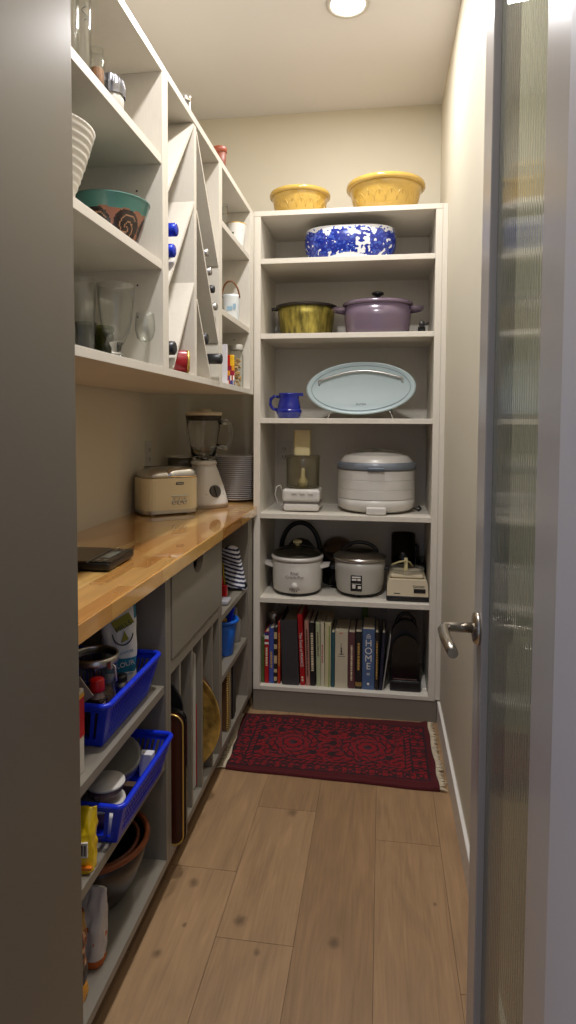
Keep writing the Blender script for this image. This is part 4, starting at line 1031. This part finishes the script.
obj('body', lathe(BM(), [(0, 0), (.013, 0), (.014, .003), (.014, .075), (0, .076)], 24), mat('steel grey tin', lin(120, 118, 118), .3, .6), t)
obj('label', lathe(BM(), [(.0143, .03), (.0143, .065)], 24), mat('blue label', lin(36, 54, 150), .5), t)
obj('cap', lathe(BM(), [(0, .0765), (.0145, .0765), (.0145, .09), (0, .091)], 24), BLACK, t)
# flour bag
t = thing('paper_sack', 'white and teal printed paper sack standing in the upper basket', 'bag', (-.640, -1.228, UB), rz=math.radians(24))
fm = vcol('flour bag print', .6)
def bag(wx, wy, h, wr=.004, seed=0, top=.80):
    def fn(u, v):
        a = 2 * PI * u; k = (abs(math.cos(a)) ** 4 + abs(math.sin(a)) ** 4) ** -.25
        f = v; sy = 1. if f < top else 1 - (f - top) / (1 - top) * .88
        nz = wr * noise.noise(Vector((math.cos(a) * 2.2, math.sin(a) * 2.2 + seed, f * 5)))
        return (wx * (k * math.cos(a)) * (1 + .02 * math.sin(PI * f)) + nz, wy * sy * (k * math.sin(a)) + nz, h * f)
    b = BM(); grid(b, fn, 96, 60)
    bmesh.ops.remove_doubles(b, verts=b.verts, dist=1e-5); bmesh.ops.holes_fill(b, edges=[e for e in b.edges if e.is_boundary], sides=0)
    return b
o = obj('body', bag(.040, .034, .262, .004, 2, .86), fm, t)
TEALP, WH, OL = lin(20, 120, 150), lin(226, 224, 218), lin(142, 140, 36)
def fc(p, n):
    z = p.z / .262
    if z > .80 and not (-.020 < p.x < .034 and z < .92): return TEALP
    if .30 < z < .44 and n.y < .5: return TEALP
    return WH
paint(o, fc)
rz_ = Matrix.Translation((0, -.0365, 0))
b = BM(); tube(b, [(.008 + .024 * math.cos(a), -.0372, .178 + .030 * math.sin(a)) for a in [PI * 1.02 + PI * .96 * i / 16 for i in range(17)]], .0016, 6); obj('logo_ring', b, BLET, t)
b = BM(); box(b, -.016, .032, -.0374, -.034, .190, .218, M=Matrix.Translation((.008, 0, .203)) @ Matrix.Rotation(-.5, 4, 'Y') @ Matrix.Translation((-.008, 0, -.203))); obj('logo_band', b, mat('olive print', OL, .6), t)
b = BM(); prism(b, [(.004, .154), (.022, .162), (.012, .182)], 'y', -.0374, -.034); obj('logo_wedge', b, mat('olive print', OL, .6), t)
text('lettering', 'MILLS', .017, t, BLET, (.010, -.0378, .194), (PI / 2, -.5, 0))
text('lettering', 'ALL PURPOSE', .0085, t, mat('teal print', TEALP, .5), (.008, -.0378, .128), (PI / 2, -.22, 0))
text('lettering', 'FLOUR', .017, t, WLET, (.010, -.0378, .099), (PI / 2, -.22, 0))
text('lettering', 'UNBLEACHED', .0075, t, mat('teal print', TEALP, .5), (.008, -.0378, .072), (PI / 2, -.22, 0))
b = BM(); box(b, .014, .021, -.0376, -.034, .044, .056, .002); obj('print_mark', b, REDP, t)
# box of baking goods beside the basket
t = thing('dry_goods_box', 'red and white cardboard box standing at the near end of the upper shelf', 'box', (-.612, -1.572, .5833))
o = obj('carton', box(BM(), -.075, .034, -.030, .030, 0, .168, .0012), mat('white card', lin(196, 188, 172), .6), t)
b = BM(); box(b, -.0755, .0345, -.0304, .0304, .074, .152); obj('red_print', b, mat('red card', lin(180, 22, 26), .5), t)
b = BM(); box(b, -.0757, .0347, -.0306, .0306, .1525, .1605); obj('yellow_print', b, mat('yellow card', lin(214, 160, 40), .5), t)
b = BM(); box(b, -.06, .03, -.0310, .0310, .108, .114, M=Matrix.Rotation(-.15, 4, 'Y')); obj('white_stripe', b, WLET, t)
b = BM(); box(b, -.026, .026, -.0015, .0015, 0, .05); tag(obj('paper_card', b, mat('beige card', lin(176, 164, 144), .7), loc=(-.622, -1.452, .645 + .034), rot=(0, math.radians(-38), 0)), 'beige folded card tucked beside the red cap bottle', 'card')

# lower basket contents
LB = .3818
t = thing('food_tub', 'clear food tub with white lid, lower of two stacked in the lower basket', 'tub', (-.612, -1.388, LB), group=None)
obj('body', lathe(BM(), [(0, 0), (.038, 0), (.045, .032), (.046, .040), (0, .040)], 36), CLEARP, t)
obj('contents', lathe(BM(), [(0, .003), (.035, .003), (.041, .028), (0, .031)], 30), mat('red brown contents', lin(120, 44, 34), .7, var=.4, vscale=60), t)
obj('lid', lathe(BM(), [(0, .0405), (.048, .0405), (.050, .043), (.049, .048), (0, .048)], 36), PLASTW, t)
t2 = dup(t, (-.607, -1.384, LB + .0490), 'clear food tub with white lid, upper of two stacked in the lower basket'); t2.scale = (.86, .86, .80)
t = thing('green_lid_jar', 'jar with dark green lid behind the stacked tubs in the lower basket', 'jar', (-.690, -1.345, LB))
obj('body', lathe(BM(), [(0, 0), (.026, 0), (.028, .004), (.028, .075), (0, .075)], 32), mat('olive jar', lin(70, 74, 50), .25), t)
obj('lid', lathe(BM(), [(0, .0755), (.029, .0755), (.030, .078), (.029, .108), (.026, .112), (.0, .113)], 32), GREENL, t)
t = thing('round_container', 'round translucent lidded container tilted in the lower basket', 'container', (-.645, -1.245, LB + .054), rot=(math.radians(24), math.radians(12), 0))
t.scale = (.86, .86, .9)
obj('body', lathe(BM(), [(0, -.030), (.056, -.030), (.064, -.020), (.067, .014), (0, .014)], 48), CLEARP, t)
obj('lid', lathe(BM(), [(.066, .0145), (.071, .015), (.072, .022), (.066, .025), (.058, .021), (0, .021)], 48), mat('frosted lid', lin(124, 120, 110), .3), t)
obj('contents', lathe(BM(), [(0, -.027), (.052, -.027), (.059, -.012), (0, -.006)], 36), mat('pale brown goods', lin(150, 126, 96), .8, var=.3, vscale=50), t)
b = BM(); box(b, -.018, .018, -.010, .010, 0, .052, .003); tag(obj('brown_carton', b, mat('dark brown card', lin(70, 50, 34), .6), loc=(-.578, -1.328, LB)), 'small dark brown carton between the tubs and the tilted container', 'carton')
b = BM(); box(b, -.017, .017, -.012, .012, 0, .060, .002); tag(obj('white_carton', b, mat('white carton', lin(222, 218, 222), .5), loc=(-.580, -1.203, LB)), 'small white carton at the far end of the lower basket', 'carton')
tag(obj('bottle_cap_jar', lathe(BM(), [(0, 0), (.0125, 0), (.0132, .02), (.0132, .045), (.010, .05), (0, .05)], 24), PLASTW, loc=(-.568, -1.438, LB)), 'small white jar at the front of the lower basket', 'jar')
# yellow bag on the lower shelf
t = thing('snack_bag', 'yellow crinkled snack bag with barcode on the shelf before the lower basket', 'bag', (-.604, -1.538, .3785), rot=(0, 0, math.radians(8)))
ym = mat('yellow foil bag', lin(232, 196, 24), .3, coat=.3, bump=.5, bscale=35)
obj('body', bag(.042, .022, .126, .005, 5, .62), ym, t)
b = BM(); box(b, .012, .034, -.0255, -.020, .036, .066); obj('barcode_panel', b, WLET, t)
b = BM()
for i in range(7): box(b, .014 + i * .0028, .0152 + i * .0028 + (.0008 if i % 2 else 0), -.0259, -.0254, .040, .062)
obj('barcode_lines', b, BLET, t)
b = BM(); box(b, -.04, .042, -.0262, -.018, .010, .016, .001); obj('orange_print', b, mat('orange print', lin(226, 120, 20), .4), t)
# cabinet floor: nested bowls, snack bags
CF = .1063
t = thing('stoneware_bowl', 'large dark stoneware mixing bowl with terracotta rim on the cabinet floor', 'bowl', (-.692, -1.272, CF))
t.scale = (.95, .95, 1)
obj('body', lathe(BM(), shell([(0, 0), (.075, 0), (.082, .008), (.110, .052), (.129, .102), (.137, .146)], .006), 60), DKCLAY, t)
obj('rim', lathe(BM(), [(.130, .140), (.139, .139), (.143, .144), (.142, .151), (.136, .154), (.130, .151), (.130, .140)], 60), TERRA, t)
t = thing('nested_bowl', 'smaller dark bowl with brown rim nested inside the large stoneware bowl', 'bowl', (-.692, -1.272, CF + .030))
t.scale = (.95, .95, 1)
obj('body', lathe(BM(), shell([(0, 0), (.06, 0), (.066, .006), (.088, .045), (.105, .085), (.112, .108)], .005), 56), mat('near black clay', lin(40, 34, 32), .3), t)
obj('rim', lathe(BM(), [(.107, .102), (.116, .104), (.118, .109), (.113, .113), (.107, .111), (.107, .102)], 56), mat('dark terracotta', lin(104, 54, 32), .5), t)
t = thing('paper_bag', 'crumpled white paper bag with orange base print on the cabinet floor', 'bag', (-.620, -1.452, CF + .003), rot=(0, math.radians(3), math.radians(-6)))
pm = vcol('white paper bag', .7, bump=.4, bscale=30)
o = obj('body', bag(.036, .026, .168, .005, 9, .50), pm, t)
paint(o, lambda p, n: lin(190, 96, 30) if p.z < .016 else (lin(206, 110, 40) if noise.noise(p * 60 + Vector((1, 4, 2))) > .62 and p.z > .05 else lin(206, 200, 192)))
t = thing('printed_snack_bag', 'brown and yellow printed snack bag with white lettering at the near end of the floor', 'bag', (-.620, -1.553, CF))
pm2 = vcol('printed snack bag', .35, coat=.2)
o = obj('body', bag(.040, .024, .190, .006, 14, .72), pm2, t)
def sc(p, n):
    z = p.z / .19; q = noise.noise(p * 75)
    if z < .20: return lin(230, 160, 20) if q > -.15 else lin(160, 110, 40)
    if z < .30: return lin(40, 36, 60)
    if z < .40: return lin(44, 38, 36)
    if z < .78: return lin(200, 160, 120) if q > .22 else (lin(140, 70, 40) if q > -.15 else lin(60, 56, 50))
    return lin(168, 130, 52)
paint(o, sc)
text('lettering', 'K', .028, t, WLET, (.026, -.0262, .066), TR)

# trays and boards in the upright slots
def rr(w, h, r, n=6):
    p = []
    for cx, cz, a0 in ((w / 2 - r, h - r, 0), (-w / 2 + r, h - r, PI / 2), (-w / 2 + r, r, PI), (w / 2 - r, r, 3 * PI / 2)):
        for k in range(n + 1): p.append((cx + r * math.cos(a0 + PI / 2 * k / n), cz + r * math.sin(a0 + PI / 2 * k / n)))
    return p
SF = .1063
t = thing('wooden_tray', 'dark mahogany tray with gold edge line, first in the upright slots', 'tray', (-.723, -1.068, SF))
obj('tray_face', prism(BM(), rr(.392, .372, .030), 'y', 0, .006), WOODM, t)
b = BM(); tube(b, [(x, -.0010, z) for x, z in [(q[0] * .990, .002 + q[1] * .990) for q in rr(.392, .372, .030)]], .0024, 6, closed=True); obj('gold_edge', b, GOLD, t)
b = BM(); o_, i_ = rr(.400, .380, .034), rr(.376, .356, .024)
obj('raised_rim', prism(BM(), [(x, z - .004 + .004) for x, z in rr(.400, .380, .034)], 'y', .0065, .020), BLACKG, t)
t = thing('black_griddle', 'rounded black griddle standing behind the mahogany tray in the first slot', 'griddle', (-.722, -1.022, SF))
obj('plate', prism(BM(), rr(.356, .448, .085, 10), 'y', 0, .009), BLACK, t)
b = BM(); box(b, .15, .1782, -.001, .010, .17, .24, .002); obj('steel_grip', b, STEEL, t)
t = thing('black_tray', 'glossy black tray in the first slot beside the griddle', 'tray', (-.735, -1.044, SF))
obj('tray_face', prism(BM(), rr(.412, .372, .030), 'y', 0, .012), BLACKG, t)
tag(obj('white_cutting_board', prism(BM(), rr(.36, .445, .012), 'y', 0, .010), mat('white poly board', lin(206, 204, 190), .45), loc=(-.756, -.803, SF)), 'white plastic cutting board standing in the third slot', 'cutting board')
tag(obj('red_cutting_mat', prism(BM(), rr(.362, .280, .012), 'y', 0, .004), mat('red mat', lin(170, 24, 34), .45), loc=(-.755, -.7915, SF)), 'thin red cutting mat behind the white board in the third slot', 'cutting mat')
t = thing('brass_tray', 'round tarnished brass tray standing in the fourth slot', 'tray', (-.697, -.722, SF + .1875), rot=(PI / 2 - .05, 0, 0))
obj('dish', lathe(BM(), [(0, 0), (.160, 0), (.170, .003), (.184, .012), (.187, .012), (.187, .009), (.172, -.001), (.160, -.004), (0, -.004)], 72), BRASSD, t)
b = BM(); tube(b, [(.128 * math.cos(a), .128 * math.sin(a), .001) for a in [2 * PI * i / 60 for i in range(60)]], .0015, 5, closed=True); obj('engraved_ring', b, BRASS, t)
t = thing('wooden_platter', 'dark brown round wooden platter behind the brass tray in the fourth slot', 'platter', (-.732, -.690, SF + .201), rot=(PI / 2 - .03, 0, 0))
obj('disc', lathe(BM(), [(0, 0), (.186, 0), (.197, .004), (.200, .010), (.190, .014), (0, .012)], 64), mat('dark platter wood', lin(74, 46, 28), .4, var=.3, vscale=20), t)
tag(obj('serving_board', prism(BM(), rr(.34, .40, .05), 'y', 0, .014), mat('red brown board', lin(76, 34, 24), .4, coat=.2), loc=(-.742, -.632, SF)), 'reddish brown serving board standing in the fifth slot', 'serving board')

# far base cabinet
t = thing('oven_mitt', 'navy and white striped oven mitt with yellow edge hanging over the shelf', 'oven mitt', (-.594, -.165, .588))
sm = vcol('striped cotton', .85, bump=.3, bscale=200)
def mitt(u, v):
    x = -.042 + .084 * u; z = .165 * v
    lean = -.030 * (v - .2)
    puff = .016 * math.sin(PI * min(1, max(0, u))) ** .5
    return (x * (1 - .15 * v) + lean, -.012 - puff - .006 * math.sin(7 * v + 3 * u), z + .012 * math.sin(3 * u))
def mittb(u, v):
    p = mitt(u, v); return (p[0], .012 + .010 * math.sin(PI * u), p[2])
b = BM(); grid(b, mitt, 24, 90); grid(b, lambda u, v: mittb(1 - u, v), 24, 90)
grid(b, lambda u, v: tuple(Vector(mitt(0, v)).lerp(Vector(mittb(0, v)), 1 - u)), 4, 90); grid(b, lambda u, v: tuple(Vector(mitt(1, v)).lerp(Vector(mittb(1, v)), u)), 4, 90)
grid(b, lambda u, v: tuple(Vector(mitt(u, 1)).lerp(Vector(mittb(u, 1)), v)), 24, 4)
bmesh.ops.remove_doubles(b, verts=b.verts, dist=1e-5); bmesh.ops.recalc_face_normals(b, faces=b.faces)
o = obj('mitt_body', b, sm, t)
paint(o, lambda p, n: lin(30, 34, 66) if math.sin((p.z + .25 * p.x) * 2 * PI / .0165 + (1.2 if p.z > .11 else 0)) > 0 else lin(214, 214, 222))
b = BM(); tube(b, [tuple(Vector(mitt(0, v / 20)) + Vector((-.001, -.002, 0))) for v in range(0, 14)], .0034, 8); obj('yellow_edge', b, mat('yellow binding', lin(222, 190, 30), .7), t)
b = BM(); tube(b, [(.03, -.01, .012), (.044, -.016, .010), (.050, -.016, .02), (.044, -.012, .028)], .005, 8); obj('hanging_loop', b, sm, t); paint(t.children[-1], lambda p, n: lin(190, 190, 205))
t = thing('red_tool', 'red plastic kitchen tool left of the striped mitt', 'tool', (-.614, -.285, .5865))
obj('head', box(BM(), -.020, .014, -.014, .014, 0, .046, .006, seg=3), REDP, t)
obj('handle', tube(BM(), [(-.006, 0, .044), (-.012, .004, .07), (-.020, .01, .105)], .007, 10), REDP, t)
tag(obj('brown_pouch', bag(.022, .016, .10, .004, 21, .6), mat('beige pouch', lin(150, 130, 104), .6), loc=(-.668, -.15, .5865)), 'small beige pouch behind the striped mitt', 'pouch')
t = thing('sponge_pack', 'small white packet lying at the front edge near the red tool', 'packet', (-.590, -.375, .5865))
obj('wrapper', box(BM(), -.022, .022, -.03, .03, 0, .018, .006), mat('clear wrap', lin(170, 170, 176), .25), t)
t = thing('bucket', 'blue plastic bucket with wide lip on the middle shelf of the far base cabinet', 'bucket', (-.612, -.295, .3605))
obj('body', lathe(BM(), shell([(0, 0), (.036, 0), (.039, .004), (.046, .08), (.052, .138)], .002), 44), BLUEC, t)
obj('lip', lathe(BM(), [(.050, .132), (.060, .130), (.062, .137), (.057, .144), (.050, .142), (.050, .132)], 44), BLUEC, t)
t = thing('dish_brush', 'brush with royal blue handle standing in the blue bucket', 'brush', (-.608, -.290, .378), rot=(math.radians(-8), math.radians(9), 0))
obj('handle', box(BM(), -.009, .009, -.005, .005, .03, .172, .004, seg=2), BLUEB, t)
obj('bristles', lathe(BM(), [(0, 0), (.016, 0), (.018, .03), (0, .032)], 20), mat('bristle yellow', lin(200, 160, 50), .8), t)
tag(obj('yellow_sponge', box(BM(), -.022, .022, -.016, .016, 0, .05, .005), mat('sponge yellow', lin(206, 160, 50), .9, bump=.5, bscale=90), loc=(-.634, -.292, .455), rot=(0, .3, .2)), 'yellow sponge poking out of the blue bucket', 'sponge')
tag(obj('grey_bottle', lathe(BM(), [(0, 0), (.022, 0), (.024, .004), (.024, .09), (.010, .115), (.010, .14), (0, .14)], 28), mat('grey plastic', lin(130, 126, 122), .4), loc=(-.600, -.145, .3605)), 'grey plastic bottle at the right end behind the bucket', 'bottle')
# recipe books on the cabinet floor, standing across the shelf
def notebook(label, y, th, zt, col, front=-.568, spiral=None, depth=.16):
    t = thing('notebook', label, 'book', (front, y, .1063), group='books on the floor of the far base cabinet')
    h = zt - .1063
    obj('cover', box(BM(), -depth, 0, 0, th, 0, h, .0008), mat('cover ' + str(col), lin(*col), .5), t)
    obj('pages', box(BM(), -depth + .004, -.004, .002, th - .002, .0015, h + .0005), PAPER, t)
    if spiral:
        b = BM(); n = int(h / .009)
        for i in range(n):
            z = .006 + i * .009
            tube(b, [(.001 + .005 * math.cos(a), th / 2 + (th / 2 + .001) * math.sin(a), z) for a in [2 * PI * k / 8 for k in range(8)]], .0016, 5, closed=True)
        obj('spiral_binding', b, spiral, t)
    return t
notebook('brown spiral bound notebook, nearest of the lower shelf books', -.4190, .024, .3365, (96, 64, 36), spiral=GOLD)
notebook('grey notebook second from the near end, lower shelf', -.3880, .016, .3365, (74, 72, 66), spiral=STEEL)
notebook('thin yellow notebook in the middle of the lower shelf', -.3620, .010, .3365, (206, 168, 40))
notebook('thick black spined cookbook on the lower shelf', -.3160, .034, .3365, (30, 28, 28))
notebook('dark brown cookbook beside the thick black one', -.2740, .024, .3365, (46, 34, 28), front=-.572)
notebook('orange spined cookbook behind the dark brown one', -.2260, .020, .3365, (186, 110, 36), front=-.60)
notebook('patterned tan cookbook at the far end of the lower shelf', -.1790, .040, .2830, (140, 104, 72), front=-.600)

# ================================================================== RUG
t = thing('rug', 'small dark red patterned wool rug with cream fringes on the floor', 'rug', (-.185, -.272, 0))
c0 = [(-.578, -.052), (.203, -.018), (.212, -.515), (-.552, -.488)]
P = [Vector((x + .185, y + .272, 0)) for x, y in c0]       # far-left, far-right, near-right, near-left
def rugp(u, v, z=.009):
    p = (P[0] * (1 - u) + P[1] * u) * (1 - v) + (P[3] * (1 - u) + P[2] * u) * v
    e = .006 * noise.noise(Vector((u * 7, v * 5, 1.3)))
    bump = .010 * math.exp(-((v - .92) / .05) ** 2) * (.5 + .5 * math.sin(u * 3 + .4)) * .6 + .006 * math.exp(-((u - .99) / .02) ** 2)
    return (p.x + (e if 0 < v < 1 else e), p.y + .008 * noise.noise(Vector((u * 4, v * 2, 7.7))), z + abs(e) * .5 + bump)
rm = vcol('wool pile', .95, bump=.6, bscale=420)
NU, NV = 210, 130
b = BM(); grid(b, rugp, NU, NV)
be = [e for e in b.edges if e.is_boundary]
ex = bmesh.ops.extrude_edge_only(b, edges=be)
for v in [g for g in ex['geom'] if isinstance(g, bmesh.types.BMVert)]: v.co.z = .0006
o = obj('pile', b, rm, t)
RED, DRED, NAVY, GREY = lin(122, 6, 18), lin(74, 6, 14), lin(36, 12, 20), lin(66, 34, 42)
def rc(p, n):
    # coordinates along and across the rug
    u = min(max((p.x - P[0].x) / (P[1].x - P[0].x), 0), 1); v = min(max((P[0].y - p.y) / (P[0].y - P[3].y), 0), 1)
    x, y = u * 1.60, v
    q = noise.noise(Vector((x * 26, y * 30, 0))); fine = math.sin(x * 95) * math.sin(y * 80)
    ed = min(u * 1.60, (1 - u) * 1.60, v, 1 - v)
    if ed < .035: return DRED
    if ed < .05: return NAVY
    if ed < .15:
        m = math.sin((u * 1.6 if min(v, 1 - v) < .15 else v) * 62)
        return RED if m * (1 if fine > -.3 else -1) > .45 else (NAVY if fine + q > .05 else DRED)
    if ed < .165: return NAVY
    if ed < .20: return RED if math.sin((x + y) * 120) > -.2 else NAVY
    if ed < .212: return NAVY
    for cx in (.50, 1.10):
        dx, dy = (x - cx) / .22, (y - .5) / .25
        d = max(abs(dx), abs(dy), (abs(dx) + abs(dy)) * .74) * (1 + .05 * math.sin(math.atan2(dy, dx) * 12))
        if d < .16: return GREY if q > 0 else NAVY
        if d < .34: return RED
        if d < .40: return NAVY
        if d < .62:
            return GREY if (math.sin(math.atan2(dy, dx) * 8) * math.cos(d * 30) > .35) else RED
        if d < .68: return NAVY
        if d < .88: return DRED if math.sin(math.atan2(dy, dx) * 16 + d * 20) > .3 else RED
        if d < .96: return NAVY if fine > -.4 else GREY
    if abs(math.sin(x * 21)) * abs(math.sin(y * 17)) > .78: return NAVY
    if q > .42: return GREY
    return RED if q > -.05 else (DRED if q > -.38 else NAVY)
paint(o, rc)
fm_ = mat('cream fringe', lin(205, 190, 162), .9)
for side in (0, 1):
    b = BM(); rnd = random.Random(20 + side)
    for i in range(86):
        v = (i + rnd.uniform(0, .8)) / 86; p0 = Vector(rugp(side, v, .004)); s = -1 if side == 0 else 1
        l = rnd.uniform(.030, .055) if side == 0 else rnd.uniform(.018, .031); a = rnd.uniform(-.5, .5)
        tube(b, [p0, p0 + Vector((s * l * .5, l * .3 * a, .001)), p0 + Vector((s * l, l * a, -.001))], [.0034, .0028, .0014], 5)
    o = obj('fringe', b, fm_, t, label='cream fringe'); o['kind'] = 'stuff'

# ================================================================== LIGHT, CAMERA
W = bpy.data.worlds.new('kitchen daylight'); bpy.context.scene.world = W; W.use_nodes = True
bg = W.node_tree.nodes['Background']; bg.inputs['Color'].default_value = (.58, .64, .86, 1); bg.inputs['Strength'].default_value = .40

cd = bpy.data.cameras.new('camera'); cam = bpy.data.objects.new('camera', cd); C.objects.link(cam)
yaw, pitch, roll, D, cz, f, sy = .1478, .0522, .0049, 2.6921, 1.2783, 630.47, -56.47
cyw, syw, cp, sp = math.cos(yaw), math.sin(yaw), math.cos(pitch), math.sin(pitch)
fw = Vector((-syw * cp, cyw * cp, -sp)); rt = Vector((cyw, syw, 0)); up = rt.cross(fw)
c_, s_ = math.cos(roll), math.sin(roll); R_ = c_ * rt + s_ * up; U_ = -s_ * rt + c_ * up
M = Matrix((R_, U_, -fw)).transposed().to_4x4(); M.translation = (0, -D, cz); cam.matrix_world = M
cd.sensor_fit = 'VERTICAL'; cd.sensor_height = 36; cd.lens = f * 36 / 1024; cd.shift_y = sy / 1024; cd.clip_start = .02
bpy.context.scene.camera = cam
vs = bpy.context.scene.view_settings; vs.view_transform = 'Standard'; vs.look = 'None'; vs.gamma = 1; vs.use_curve_mapping = False; vs.exposure = 0.35
